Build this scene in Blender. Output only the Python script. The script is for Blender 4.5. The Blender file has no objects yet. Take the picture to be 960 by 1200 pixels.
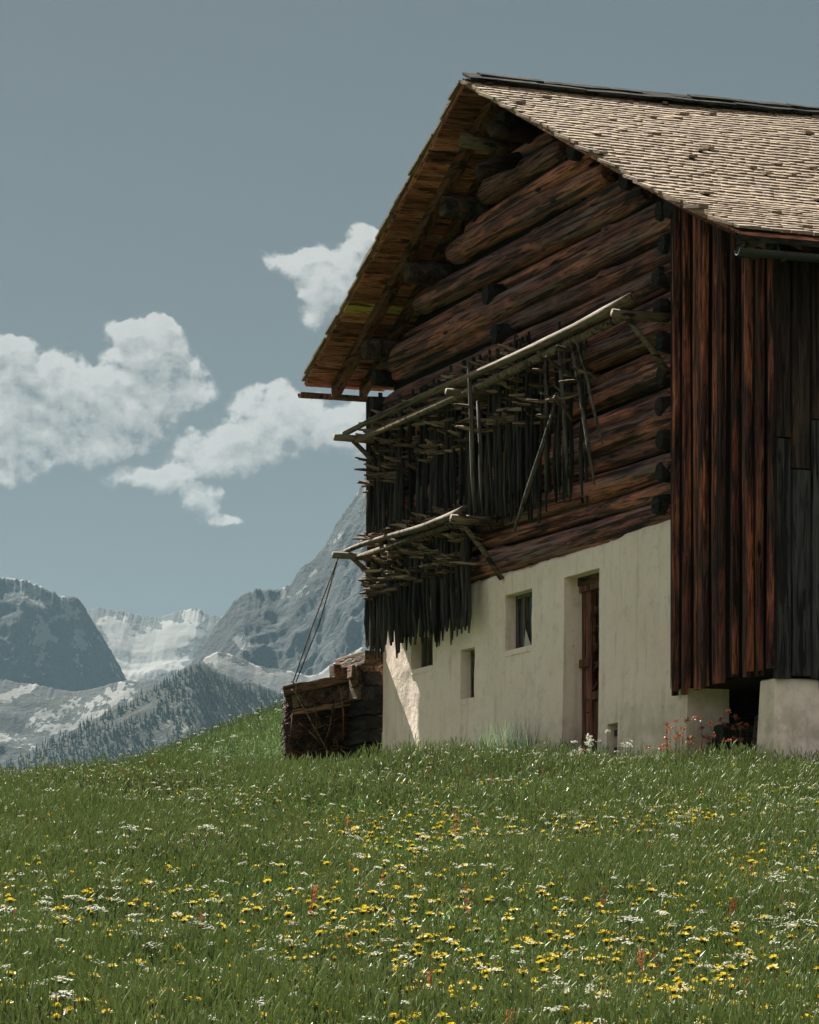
import bpy, math, random
import numpy as np
from mathutils import Vector, Matrix, Euler
random.seed(7); RNG = np.random.default_rng(11)
SC = bpy.context.scene
COL = SC.collection
R = math.radians

# ------------------------------------------------------------------ camera
FPX, HY = 4000.0, 1143.0            # focal length and horizon of the photograph, in its own pixels
cd = bpy.data.cameras.new("camera"); cam = bpy.data.objects.new("camera", cd); COL.objects.link(cam)
cd.sensor_fit = 'HORIZONTAL'; cd.sensor_width = 36.0; cd.lens = 36.0 * FPX / 960.0
cd.shift_y = (HY - 600.0) / 960.0
cd.clip_start = 0.5; cd.clip_end = 60000
cam.location = (0, 0, 0); cam.rotation_euler = (R(90), 0, 0)
SC.camera = cam

# ------------------------------------------------------------------ building frame
A_G = math.atan(1490.0 / FPX)
GX, GY = -math.sin(A_G), math.cos(A_G)          # along the gable, away from the near corner
NX, NY = -GY, GX                                # outward from the gable
CX, CY = 310.0 / FPX * 36.0, 36.0
ROTZ = math.atan2(GY, GX)
def Wp(u, n, z=0.0): return Vector((CX + GX*u + NX*n, CY + GY*u + NY*n, z))
def on_gable(px, py, n=0.0):
    a = (px - 480) / FPX
    u = (CX + NX*n - a*(CY + NY*n)) / (a*GY - GX)
    Y = CY + GY*u + NY*n
    return u, (HY - py) / FPX * Y
def on_side(px, py, u=0.0):
    a = (px - 480) / FPX
    n = (CX + GX*u - a*(CY + GY*u)) / (a*NY - NX)
    Y = CY + GY*u + NY*n
    return n, (HY - py) / FPX * Y

# ------------------------------------------------------------------ sun, world, exposure
SUN_EL, DELTA = R(45), R(5.8)
sh = (GX*math.cos(DELTA) + NX*math.sin(DELTA), GY*math.cos(DELTA) + NY*math.sin(DELTA))
SUN_AZ = math.atan2(sh[0], sh[1])               # clockwise from +Y
sdir = Vector((sh[0]*math.cos(SUN_EL), sh[1]*math.cos(SUN_EL), math.sin(SUN_EL)))
sl = bpy.data.lights.new("sun", 'SUN'); sl.energy = 5.0; sl.angle = R(0.5); sl.color = (1.0, 0.93, 0.82)
so = bpy.data.objects.new("sun", sl); COL.objects.link(so)
so.rotation_euler = sdir.to_track_quat('Z', 'Y').to_euler(); so.location = (-20, 20, 40)
vs = SC.view_settings
vs.view_transform = 'Standard'; vs.look = 'None'; vs.gamma = 1.0; vs.use_curve_mapping = False
vs.exposure = 2.0
SC.cycles.use_denoising = True
SC.cycles.max_bounces = 7; SC.cycles.diffuse_bounces = 4; SC.cycles.glossy_bounces = 2
SC.cycles.transmission_bounces = 3; SC.cycles.volume_bounces = 1; SC.cycles.transparent_max_bounces = 6

world = bpy.data.worlds.new("World"); SC.world = world; world.use_nodes = True
class NT:
    """small node-tree helper"""
    def __init__(s, tree): s.t = tree; s.n = tree.nodes; s.l = tree.links
    def new(s, typ, **kw):
        nd = s.n.new(typ)
        for k, v in kw.items(): setattr(nd, k, v)
        return nd
    def put(s, sock, v):
        if isinstance(v, bpy.types.NodeSocket): s.l.new(v, sock)
        elif v is not None: sock.default_value = v
    def math(s, op, a, b=None, c=None, clamp=False):
        nd = s.new('ShaderNodeMath', operation=op, use_clamp=clamp)
        s.put(nd.inputs[0], a); s.put(nd.inputs[1], b); s.put(nd.inputs[2], c)
        return nd.outputs[0]
    def vec(s, op, a, b=None, out=0):
        nd = s.new('ShaderNodeVectorMath', operation=op)
        s.put(nd.inputs[0], a)
        if b is not None: s.put(nd.inputs[3] if op == 'SCALE' else nd.inputs[1], b)
        return nd.outputs[out]
    def noise(s, v, scale, detail=4, rough=.55, dist=0.0, col=False):
        nd = s.new('ShaderNodeTexNoise'); s.put(nd.inputs['Vector'], v)
        nd.inputs['Scale'].default_value = scale; nd.inputs['Detail'].default_value = detail
        nd.inputs['Roughness'].default_value = rough; nd.inputs['Distortion'].default_value = dist
        return nd.outputs['Color' if col else 'Fac']
    def ramp(s, f, lo, hi, a=0.0, b=1.0, smooth=True):
        nd = s.new('ShaderNodeMapRange', interpolation_type='SMOOTHSTEP' if smooth else 'LINEAR'); s.put(nd.inputs[0], f)
        for i, v in enumerate((lo, hi, a, b)): nd.inputs[1+i].default_value = v
        return nd.outputs[0]
    def mix(s, f, a, b, blend='MIX'):
        nd = s.new('ShaderNodeMix', data_type='RGBA', blend_type=blend)
        s.put(nd.inputs[0], f)
        s.put(nd.inputs[6], a if isinstance(a, bpy.types.NodeSocket) else (*a, 1) if len(a) == 3 else a)
        s.put(nd.inputs[7], b if isinstance(b, bpy.types.NodeSocket) else (*b, 1) if len(b) == 3 else b)
        return nd.outputs[2]
    def comb(s, x, y, z):
        nd = s.new('ShaderNodeCombineXYZ'); s.put(nd.inputs[0], x); s.put(nd.inputs[1], y); s.put(nd.inputs[2], z); return nd.outputs[0]
    def sep(s, v):
        nd = s.new('ShaderNodeSeparateXYZ'); s.put(nd.inputs[0], v); return nd.outputs

# cloud density as a function of direction: (azimuth tangent, elevation tangent) in tenths
BLOBS = [(20,455,75,62),(-40,470,80,80),(55,490,62,55),(15,540,48,34),(5,405,45,22),(70,440,40,40),
         (385,505,60,30),(430,500,50,34),(175,425,60,52),(150,480,75,50),(215,450,42,36),(115,465,45,40),(155,390,40,20),(180,395,38,22),(110,520,45,30),
         (320,495,66,48),(262,535,78,34),(180,560,60,20),(345,478,40,28),(400,498,52,28),(235,590,30,24),(262,606,26,10),(330,455,28,14),(420,520,30,22),
         (385,318,58,34),(345,305,40,20),(425,285,26,20),(372,360,24,34),(410,350,40,34)]
gt = bpy.data.node_groups.new("cloud_density", 'ShaderNodeTree')
gt.interface.new_socket("P", in_out='INPUT', socket_type='NodeSocketVector')
gt.interface.new_socket("F", in_out='OUTPUT', socket_type='NodeSocketFloat')
g = NT(gt); gi = g.new('NodeGroupInput'); go = g.new('NodeGroupOutput')
P0 = gi.outputs[0]
w1 = g.vec('SUBTRACT', g.noise(P0, 2.2, 3, .5, col=True), (.5, .5, .5))
P1 = g.vec('ADD', P0, g.vec('SCALE', w1, .55))
P1s = g.sep(P1); P1 = g.comb(P1s[0], P1s[1], 0.0)
acc = None
for (bx, by, rx, ry) in BLOBS:
    d = g.vec('MULTIPLY', g.vec('SUBTRACT', P1, (bx/100, by/100, 0)), (100/rx, 100/ry, 0))
    f = g.math('SUBTRACT', 1.0, g.vec('DOT_PRODUCT', d, d, out=1), clamp=True)
    acc = f if acc is None else g.math('ADD', acc, f)
acc = g.math('MINIMUM', acc, .95)
n1 = g.math('SUBTRACT', g.noise(P0, 1.9, 9, .60), .5)
n2 = g.math('SUBTRACT', g.noise(P0, 6.0, 6, .60), .5)
edge = g.ramp(acc, 0.0, .35)
F = g.math('ADD', acc, g.math('MULTIPLY', g.math('ADD', g.math('MULTIPLY', n1, 2.5), g.math('MULTIPLY', n2, 1.7)), edge))
g.l.new(F, go.inputs[0])

w = NT(world.node_tree); w.n.clear()
tc = w.new('ShaderNodeTexCoord'); dv = w.vec('NORMALIZE', tc.outputs['Generated']); ds = w.sep(dv)
sky = w.new('ShaderNodeTexSky', sky_type='NISHITA'); sky.sun_disc = False
sky.sun_elevation = SUN_EL; sky.sun_rotation = SUN_AZ; sky.altitude = 1200; sky.dust_density = 1.6; sky.air_density = 1.0; sky.ozone_density = 1.2
hs = w.new('ShaderNodeHueSaturation'); hs.inputs['Saturation'].default_value = .58; hs.inputs['Value'].default_value = 1.0; hs.inputs['Hue'].default_value = .488
w.l.new(sky.outputs[0], hs.inputs['Color'])
skyc = w.mix(1.0, hs.outputs[0], (.131, .134, .124), 'MULTIPLY')
yy = w.math('MAXIMUM', ds[1], .08)
Pv = w.comb(w.math('ADD', w.math('MULTIPLY', w.math('DIVIDE', ds[0], yy), 40.0), 4.8),
            w.math('SUBTRACT', 11.43, w.math('MULTIPLY', w.math('DIVIDE', ds[2], yy), 40.0)), 0.0)
def dens(v):
    nd = w.new('ShaderNodeGroup'); nd.node_tree = gt; w.put(nd.inputs[0], v); return nd.outputs[0]
F0 = dens(Pv); F1 = dens(w.vec('ADD', Pv, (-.07, -.16, 0)))
alpha = w.math('MULTIPLY', w.ramp(F0, -.05, .60), w.math('MULTIPLY', w.ramp(ds[1], .02, .12), w.ramp(ds[2], 0, .03)))
F2 = dens(w.vec('ADD', Pv, (-.16, -.46, 0)))      # cloud lying toward the sun shades the base
lit = w.math('ADD', .74, w.math('MULTIPLY', w.math('SUBTRACT', F0, F1), .70))
lit = w.math('SUBTRACT', lit, w.math('MULTIPLY', w.ramp(F2, .1, 1.6), .42), clamp=True)
lit = w.math('MULTIPLY', lit, w.ramp(F0, 2.0, .6, .78, 1.0))
cc = w.mix(lit, (1.15, 1.24, 1.25), (3.3, 3.28, 3.1))
fin = w.mix(w.math('MULTIPLY', alpha, .93), skyc, cc)
# unseen cumulus added all round, brightened opposite the sun to fill the shaded plaster
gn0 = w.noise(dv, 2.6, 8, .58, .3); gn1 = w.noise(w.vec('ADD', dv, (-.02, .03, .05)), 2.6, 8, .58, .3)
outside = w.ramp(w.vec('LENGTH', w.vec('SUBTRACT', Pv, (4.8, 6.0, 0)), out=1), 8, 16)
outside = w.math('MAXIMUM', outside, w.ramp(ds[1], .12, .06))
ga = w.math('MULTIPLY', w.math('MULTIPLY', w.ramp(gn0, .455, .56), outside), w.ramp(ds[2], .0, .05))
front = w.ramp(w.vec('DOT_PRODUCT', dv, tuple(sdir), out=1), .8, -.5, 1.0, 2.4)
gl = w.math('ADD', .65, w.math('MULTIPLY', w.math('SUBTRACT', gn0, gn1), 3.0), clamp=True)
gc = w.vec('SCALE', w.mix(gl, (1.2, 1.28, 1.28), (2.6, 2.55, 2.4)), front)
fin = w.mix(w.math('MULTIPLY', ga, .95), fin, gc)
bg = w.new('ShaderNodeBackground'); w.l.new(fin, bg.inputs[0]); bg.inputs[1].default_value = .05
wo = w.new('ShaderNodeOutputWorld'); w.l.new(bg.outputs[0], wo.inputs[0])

# ------------------------------------------------------------------ object helpers
def tag(o, label=None, cat=None, group=None, kind=None):
    for k, v in (('label', label), ('category', cat), ('group', group), ('kind', kind)):
        if v: o[k] = v
    return o
def link(name, me, parent=None, mat=None, smooth=True):
    o = bpy.data.objects.new(name, me); COL.objects.link(o)
    if parent: o.parent = parent
    if mat is not None and not me.materials:
        for m in (mat if isinstance(mat, (list, tuple)) else [mat]): me.materials.append(m)
    if smooth and len(me.polygons) and smooth != 'done': me.polygons.foreach_set('use_smooth', [True]*len(me.polygons))
    return o
def empty(name, loc, rz=0, label=None, cat=None, group=None):
    o = bpy.data.objects.new(name, None); COL.objects.link(o); o.location = loc; o.rotation_euler = (0, 0, rz)
    o.empty_display_size = .3
    return tag(o, label, cat, group)
class MB:
    def __init__(s): s.v = []; s.f = []; s.m = []
    def add(s, vs, fs, mi=0):
        k = len(s.v); s.v += [tuple(v) for v in vs]; s.f += [tuple(k+i for i in f) for f in fs]; s.m += [mi]*len(fs)
    def hexa(s, c, mi=0):      # c: 8 corners, bottom 4 ccw then top 4 ccw
        s.add(c, [(3,2,1,0),(4,5,6,7),(0,1,5,4),(1,2,6,5),(2,3,7,6),(3,0,4,7)], mi)
    def box(s, x0, x1, y0, y1, z0, z1, mi=0):
        s.hexa([(x0,y0,z0),(x1,y0,z0),(x1,y1,z0),(x0,y1,z0),(x0,y0,z1),(x1,y0,z1),(x1,y1,z1),(x0,y1,z1)], mi)
    def tube(s, pts, rs, sides=8, mi=0, cap=True, jit=0, flat=1.0):
        pts = [Vector(p) for p in pts]; k = len(s.v); n = len(pts)
        prev = None
        for i, p in enumerate(pts):
            t = (pts[min(i+1, n-1)] - pts[max(i-1, 0)]).normalized()
            if prev is None:
                a = Vector((0,0,1)) if abs(t.z) < .9 else Vector((1,0,0))
                x = t.cross(a).normalized()
            else: x = (prev - t*prev.dot(t)).normalized()
            prev = x; y = t.cross(x)
            r = rs[i] if isinstance(rs, (list, tuple)) else rs
            for j in range(sides):
                an = 2*math.pi*j/sides; rr = r*(1+random.uniform(-jit, jit))
                s.v.append(tuple(p + x*math.cos(an)*rr + y*math.sin(an)*rr*flat))
        for i in range(n-1):
            for j in range(sides):
                a = k+i*sides+j; b = k+i*sides+(j+1) % sides
                s.f.append((a, b, b+sides, a+sides)); s.m.append(mi)
        if cap:
            s.f.append(tuple(k+j for j in reversed(range(sides)))); s.m.append(mi)
            s.f.append(tuple(k+(n-1)*sides+j for j in range(sides))); s.m.append(mi)
    def mesh(s, name='mesh'):
        me = bpy.data.meshes.new(name); me.from_pydata(s.v, [], s.f)
        if any(s.m): me.polygons.foreach_set('material_index', s.m)
        me.update(); return me
    def build(s, name, mat, parent=None, smooth=False):
        return link(name, s.mesh(name), parent, mat, smooth)
def np_mesh(name, V, Q, uvattr=None):
    me = bpy.data.meshes.new(name)
    V = np.asarray(V, dtype=np.float32); Q = np.asarray(Q, dtype=np.int32); k = Q.shape[1]
    me.vertices.add(len(V)); me.vertices.foreach_set('co', V.ravel())
    me.loops.add(Q.size); me.loops.foreach_set('vertex_index', Q.ravel())
    me.polygons.add(len(Q)); me.polygons.foreach_set('loop_start', np.arange(0, Q.size, k, dtype=np.int32))
    me.polygons.foreach_set('use_smooth', np.ones(len(Q), dtype=bool))
    me.update(calc_edges=True); me.validate(); return me
def grid_quads(nr, nc):
    i = np.arange((nr-1)*nc).reshape(nr-1, nc)[:, :-1].ravel()
    return np.stack([i, i+1, i+1+nc, i+nc], 1)

def vnoise(x, y, seed=0):
    xi = np.floor(x).astype(np.int64); yi = np.floor(y).astype(np.int64); fx = x-xi; fy = y-yi
    def h(a, b):
        q = (a*374761393 + b*668265263 + seed*1442695041) & 0xffffffff
        q = ((q ^ (q >> 13))*1274126177) & 0xffffffff
        return ((q ^ (q >> 16)) & 0xffff)/65535.0
    sx = fx*fx*(3-2*fx); sy = fy*fy*(3-2*fy)
    return (h(xi,yi)*(1-sx)+h(xi+1,yi)*sx)*(1-sy) + (h(xi,yi+1)*(1-sx)+h(xi+1,yi+1)*sx)*sy
def fbm(x, y, octv=5, seed=0, gain=.5, ridged=False):
    x = np.asarray(x, float); y = np.asarray(y, float)
    s = np.zeros(np.broadcast(x, y).shape); a = 1.0; tot = 0
    for o in range(octv):
        v = vnoise(x*2**o+o*17.3, y*2**o-o*9.1, seed+o)
        if ridged: v = 1-np.abs(2*v-1)
        s += a*v; tot += a; a *= gain
    return s/tot
def sstep(a, b, x):
    t = np.clip((np.asarray(x, float)-a)/(b-a), 0, 1); return t*t*(3-2*t)

# ------------------------------------------------------------------ materials
def pmat(name, rough=.8, spec=.3):
    m = bpy.data.materials.new(name); m.use_nodes = True; t = NT(m.node_tree)
    b = m.node_tree.nodes['Principled BSDF']; b.inputs['Roughness'].default_value = rough
    b.inputs['Specular IOR Level'].default_value = spec
    return m, t, b
def flat(name, c, rough=.8, spec=.3):
    m, t, b = pmat(name, rough, spec); b.inputs['Base Color'].default_value = (*c, 1); return m
def bump(t, b, h, strength=.5, dist=.02):
    nd = t.new('ShaderNodeBump'); t.put(nd.inputs['Strength'], strength); nd.inputs['Distance'].default_value = dist
    t.put(nd.inputs['Height'], h); t.l.new(nd.outputs[0], b.inputs['Normal'])
def wood(name, dark, mid, hi, gray, stretch=(1, 12, 12), gray_top=0.0, red_amt=.5, contrast=1.0, bstr=.7, scale=1.0, rough=.82, rand_amt=.6):
    """weathered timber; stretch: noise frequency per local axis (grain runs along the low one)"""
    m, t, b = pmat(name, rough, .25)
    tc = t.new('ShaderNodeTexCoord'); oi = t.new('ShaderNodeObjectInfo')
    off = t.vec('SCALE', t.comb(1.3, 2.1, 3.7), t.math('MULTIPLY', oi.outputs['Random'], 40.0))
    base = t.vec('ADD', tc.outputs['Object'], off)
    gv = t.vec('MULTIPLY', base, tuple(s*scale for s in stretch))
    fine = t.noise(gv, 3.2, 7, .65, .3)
    streak = t.noise(t.vec('MULTIPLY', base, tuple(s*scale*.6 for s in stretch)), 9.0, 3, .6)
    blot = t.noise(t.vec('MULTIPLY', base, tuple(max(s*.22, .5)*scale for s in stretch)), 1.3, 5, .6, .6)
    c = t.mix(t.ramp(fine, .5-.16/contrast, .5+.16/contrast), dark, mid)
    c = t.mix(t.math('MULTIPLY', t.ramp(blot, .62-.22*red_amt, .80-.2*red_amt), t.ramp(streak, .35, .65, .25, 1)), c, hi)
    gn = t.ramp(t.noise(t.vec('MULTIPLY', base, tuple(s*scale*.3 for s in stretch)), 2.6, 5, .6), .48, .66)
    c = t.mix(t.math('MULTIPLY', gn, .55), c, gray)
    if gray_top > 0:
        gm = t.new('ShaderNodeNewGeometry'); nz = t.sep(gm.outputs['Normal'])[2]
        gf = t.math('MULTIPLY', t.ramp(nz, .15, .8, 0, gray_top), t.ramp(fine, .3, .6))
        c = t.mix(gf, c, gray)
    cr2 = t.ramp(t.noise(t.vec('MULTIPLY', base, tuple(s*scale*.42 for s in stretch)), 2.1, 3, .55, .5), .40, .44, .12, 1.0)
    crack = t.ramp(t.noise(t.vec('MULTIPLY', base, tuple(s*scale for s in stretch)), 2.1, 2, .5, 1.2), .36, .42, .25, 1.0)
    c = t.mix(1.0, c, t.mix(crack, (0.2, .2, .2), (1, 1, 1)), 'MULTIPLY')
    c = t.mix(1.0, c, t.mix(cr2, (.15, .15, .15), (1, 1, 1)), 'MULTIPLY')
    vo = t.new('ShaderNodeTexVoronoi'); t.put(vo.inputs['Vector'], t.vec('MULTIPLY', base, tuple((1.1 if q <= 2 else 4.0) for q in stretch))); vo.inputs['Scale'].default_value = 1.0
    c = t.mix(t.ramp(vo.outputs['Distance'], .13, .07), c, tuple(x*.35 for x in dark))
    rv = t.ramp(oi.outputs['Random'], 0, 1, 1-rand_amt*.5, 1+rand_amt*.5, smooth=False)
    c = t.vec('SCALE', c, rv)
    t.l.new(c, b.inputs['Base Color'])
    bump(t, b, t.math('ADD', t.math('MULTIPLY', fine, .6), t.math('ADD', t.math('MULTIPLY', crack, .4), t.math('MULTIPLY', cr2, .9))), bstr, .025)
    return m
M = {}
M['log'] = wood('log_wood', (.034,.022,.024), (.24,.090,.074), (.62,.22,.13), (.27,.20,.185), (.55,13,13), .40, .75, 1.5, 1.2)
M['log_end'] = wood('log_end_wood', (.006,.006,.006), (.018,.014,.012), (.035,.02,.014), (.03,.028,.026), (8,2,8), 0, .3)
M['red_board'] = wood('red_board_wood', (.016,.008,.008), (.115,.036,.024), (.46,.14,.065), (.07,.042,.038), (14,14,.9), 0, .75, 1.3, .8)
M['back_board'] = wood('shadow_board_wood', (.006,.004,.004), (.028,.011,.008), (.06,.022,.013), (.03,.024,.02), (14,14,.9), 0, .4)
M['gray_board'] = wood('grey_board_wood', (.018,.018,.018), (.052,.050,.046), (.11,.065,.042), (.075,.074,.068), (14,14,.8), 0, .25, 1.1, .8)
M['brown_board'] = wood('brown_board_wood', (.010,.007,.006), (.045,.025,.018), (.14,.075,.04), (.05,.045,.038), (14,14,.9), 0, .5)
M['soffit'] = wood('soffit_wood', (.13,.045,.034), (.43,.15,.098), (.70,.29,.18), (.38,.21,.165), (14,1.5,14), 0, .6, 1.2, .5, rand_amt=1.0)
M['soffit_new'] = wood('new_board_wood', (.42,.30,.09), (.55,.42,.13), (.6,.48,.18), (.5,.4,.15), (14,1.5,14), 0, .3, 1, .3, rand_amt=0)
M['rafter'] = wood('rafter_wood', (.045,.018,.011), (.13,.052,.028), (.2,.085,.04), (.10,.07,.05), (1,10,10), 0, .5)
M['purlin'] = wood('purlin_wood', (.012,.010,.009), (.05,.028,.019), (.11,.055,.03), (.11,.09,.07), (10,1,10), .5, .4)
M['pale_pole'] = wood('pale_pole_wood', (.06,.042,.027), (.20,.14,.085), (.33,.24,.14), (.14,.12,.09), (1,12,12), .3, .5, 1, .6, rand_amt=.2)
M['arm'] = wood('arm_wood', (.06,.045,.03), (.17,.12,.075), (.24,.165,.10), (.17,.15,.12), (10,1,10), .2, .5, 1, .6)
M['stake'] = wood('stake_wood', (.012,.013,.013), (.045,.040,.034), (.075,.055,.04), (.085,.082,.075), (12,12,.8), 0, .4, 1, .6, rand_amt=1.2)
M['loose'] = wood('grey_stake_wood', (.05,.045,.038), (.12,.105,.085), (.17,.14,.10), (.16,.15,.13), (12,12,.8), 0, .4, 1, .6, rand_amt=.6)
M['peg'] = wood('peg_wood', (.09,.062,.04), (.27,.19,.125), (.40,.26,.16), (.28,.24,.19), (1,14,14), .2, .5, 1, .6, rand_amt=1.3)
M['door'] = wood('door_wood', (.045,.018,.013), (.24,.09,.058), (.42,.165,.095), (.14,.08,.065), (14,14,.9), 0, .7, 1.2, .6)
M['timber'] = wood('timber_wood', (.03,.020,.013), (.16,.085,.042), (.30,.165,.08), (.20,.14,.085), (1.2,10,10), .5, .6)
M['dark_timber'] = wood('dark_timber_wood', (.006,.006,.005), (.022,.017,.013), (.05,.028,.016), (.045,.04,.034), (1.2,10,10), .5, .4)
M['ridge'] = wood('ridge_wood', (.010,.011,.009), (.028,.030,.024), (.045,.038,.028), (.045,.048,.038), (10,2,10), 0, .3)
M['ridge'].node_tree.nodes['Principled BSDF'].inputs['Specular IOR Level'].default_value = .03
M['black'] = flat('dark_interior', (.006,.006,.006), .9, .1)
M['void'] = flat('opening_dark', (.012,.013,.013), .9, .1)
def mk_shingle():
    m, t, b = pmat('shingle_wood', .85, .2)
    gm = t.new('ShaderNodeNewGeometry'); tc = t.new('ShaderNodeTexCoord')
    r = gm.outputs['Random Per Island']
    big = t.noise(tc.outputs['Object'], .9, 5, .6)
    c = t.mix(t.ramp(r, 0, 1, smooth=False), (.15,.104,.068), (.275,.205,.135))
    c = t.mix(t.ramp(t.math('FRACT', t.math('MULTIPLY', r, 17.3)), .86, .97), c, (.17,.12,.08))
    c = t.mix(t.math('MULTIPLY', t.ramp(big, .45, .7), .45), c, (.17,.135,.10))
    fn = t.noise(t.vec('MULTIPLY', tc.outputs['Object'], (2, 40, 20)), 2.5, 4, .6)
    c = t.mix(t.ramp(fn, .35, .5, .5, 0), c, (.12,.09,.062))
    t.l.new(c, b.inputs['Base Color']); bump(t, b, fn, .4, .01)
    return m
M['shingle'] = mk_shingle()
def mk_plaster():
    m, t, b = pmat('lime_plaster', .9, .15)
    tc = t.new('ShaderNodeTexCoord'); o = tc.outputs['Object']
    big = t.noise(o, .7, 5, .6); mid = t.noise(o, 4.5, 6, .62); fin = t.noise(o, 26, 5, .6)
    c = t.mix(t.ramp(big, .35, .7), (.95,.79,.71), (.87,.71,.62))
    c = t.mix(t.math('MULTIPLY', t.ramp(mid, .5, .75), .35), c, (.42,.37,.28))
    z = t.sep(o)[2]
    st = t.noise(t.vec('MULTIPLY', o, (6, 6, .5)), 1.5, 4, .6)
    c = t.mix(t.math('MULTIPLY', t.ramp(st, .52, .72), .35), c, (.42,.36,.25))
    dirt = t.math('MULTIPLY', t.ramp(z, 1.1, .2), t.ramp(mid, .35, .6, .2, 1))
    c = t.mix(t.math('MULTIPLY', dirt, .6), c, (.34,.29,.21))
    hair = t.noise(o, 2.4, 7, .75, .4)
    c = t.mix(t.math('MULTIPLY', t.ramp(t.math('ABSOLUTE', t.math('SUBTRACT', hair, .5)), .012, .0), .22), c, (.34,.29,.22))
    rub = t.ramp(t.noise(t.vec('ADD', o, (7., 3., 1.)), 1.1, 6, .65), .56, .64)
    c = t.mix(t.math('MULTIPLY', rub, .40), c, (.60,.52,.41))
    spot = t.ramp(t.noise(o, 11, 3, .5), .70, .76)
    c = t.mix(t.math('MULTIPLY', spot, .5), c, (.30,.26,.19))
    t.l.new(c, b.inputs['Base Color'])
    bump(t, b, t.math('ADD', t.math('MULTIPLY', mid, 1.0), t.math('MULTIPLY', fin, .22)), .6, .022)
    return m
M['plaster'] = mk_plaster()
def mk_glass():
    m, t, b = pmat('old_window_glass', .12, .5)
    b.inputs['Base Color'].default_value = (.05,.06,.062,1); return m
M['glass'] = mk_glass()
M['curtain'] = flat('faded_curtain', (.16,.17,.155), .9, .1)
M['frame'] = wood('window_frame_wood', (.10,.085,.065), (.2,.165,.12), (.3,.22,.14), (.2,.18,.15), (14,14,.9), 0, .4)
M['zinc'] = flat('gutter_zinc', (.035,.038,.035), .6, .3)
M['sack'] = flat('light_rag', (.5,.48,.42), .9, .1)
M['rope'] = wood('rope_fibre', (.16,.10,.065), (.34,.22,.15), (.42,.28,.2), (.3,.22,.16), (20,20,20), 0, .5)

# ------------------------------------------------------------------ ground sheet
def gz(X, Y):
    X = np.asarray(X, float); Y = np.asarray(Y, float)
    Yc = np.minimum(Y, 43.5)
    z = -1.78 + .1075*Yc - .0062*np.maximum(0, Yc-34)**2
    z = z - .072*np.maximum(0, -X-1.2)*sstep(18, 36, Y)*sstep(140, 60, -X)
    z = z + .05*(fbm(X*.22, Y*.22, 3, 5)-.5)*2*sstep(4, 12, Y)
    z = z - .34*np.exp(-((X+1.45)/1.05)**2)*sstep(36.5, 42.5, Y)*(1-sstep(46, 52, Y))
    z = z - .20*np.exp(-((X+1.2)/.85)**2)*sstep(31, 37, Y)*(1-sstep(41, 46, Y))
    rise = 6.0 + .34*(X+3.75); rise = -4 + np.logaddexp(0, (rise+4)/2.0)*2.0; rise = np.minimum(rise, 11 + 0.06*rise)
    z = z + rise*sstep(50, 112, Y)*1.02 - .0*Y
    z = z - np.clip((Y-108)*.22, 0, 170) - .35*np.clip((-X-9), 0, 30)*sstep(48, 80, Y)
    z = z - 4.5*sstep(46,56,Y)*0
    return z
ys = np.concatenate([np.linspace(-60, 0, 20), np.linspace(1, 120, 240), np.geomspace(121, 16000, 70)])
xs = np.sinh(np.linspace(-7.4, 7.4, 301))*8.0
XX, YY = np.meshgrid(xs, ys)
V = np.stack([XX, YY, gz(XX, YY)], -1).reshape(-1, 3)
gme = np_mesh('meadow_ground', V, grid_quads(len(ys), len(xs)))
def mk_ground():
    m, t, b = pmat('meadow_soil_and_turf', .95, .1)
    tc = t.new('ShaderNodeTexCoord'); o = tc.outputs['Object']
    c = t.mix(t.ramp(t.noise(o, .35, 5, .6), .35, .65), (.040,.068,.018), (.060,.090,.026))
    c = t.mix(t.ramp(t.noise(o, 14, 6, .7), .4, .65), c, (.026,.038,.014))
    t.l.new(c, b.inputs['Base Color']); bump(t, b, t.noise(o, 20, 5, .6), .6, .05)
    return m
link('meadow_ground', gme, None, mk_ground(), 'done')['kind'] = 'structure'

# ------------------------------------------------------------------ mountains
def blobf(px, py, L):
    s = np.full(px.shape, -9.0)
    for (bx, by, rx, ry, ang) in L:
        c, q = math.cos(R(ang)), math.sin(R(ang))
        dx = px-bx; dy = py-by
        s = np.maximum(s, 1-(((dx*c+dy*q)/rx)**2 + ((-dx*q+dy*c)/ry)**2))
    return s
def mk_rock(name, rock, rock2, snow=(.125,.13,.127), fscale=.02):
    m, t, b = pmat(name, .9, .1)
    tc = t.new('ShaderNodeTexCoord'); o = tc.outputs['Object']
    at = t.new('ShaderNodeAttribute'); at.attribute_name = 'snow'
    n1 = t.noise(o, fscale*.5, 7, .65); n2 = t.noise(o, fscale*2.4, 6, .7)
    gu = t.noise(t.vec('MULTIPLY', o, (1, .9, .55)), fscale*1.5, 8, .72, 1.0)     # gullies and ribs run downhill
    c = t.mix(t.ramp(n1, .4, .62), rock, rock2)
    c = t.mix(t.ramp(n2, .45, .65, 0, .5), c, tuple(x*.45 for x in rock))
    c = t.mix(t.ramp(gu, .50, .62, 0, .35), c, tuple(x*.5 for x in rock))
    s = t.math('ADD', at.outputs['Fac'], t.math('MULTIPLY', t.math('SUBTRACT', n2, .5), 1.9))
    s = t.math('ADD', s, t.math('MULTIPLY', t.math('SUBTRACT', gu, .5), .8))
    c = t.mix(t.ramp(s, .44, .54), c, snow)
    t.l.new(c, b.inputs['Base Color']); bump(t, b, t.math('ADD', n2, t.math('MULTIPLY', gu, 1.2)), t.ramp(s, .44, .54, .9, .3), 9.0)
    return m
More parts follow.
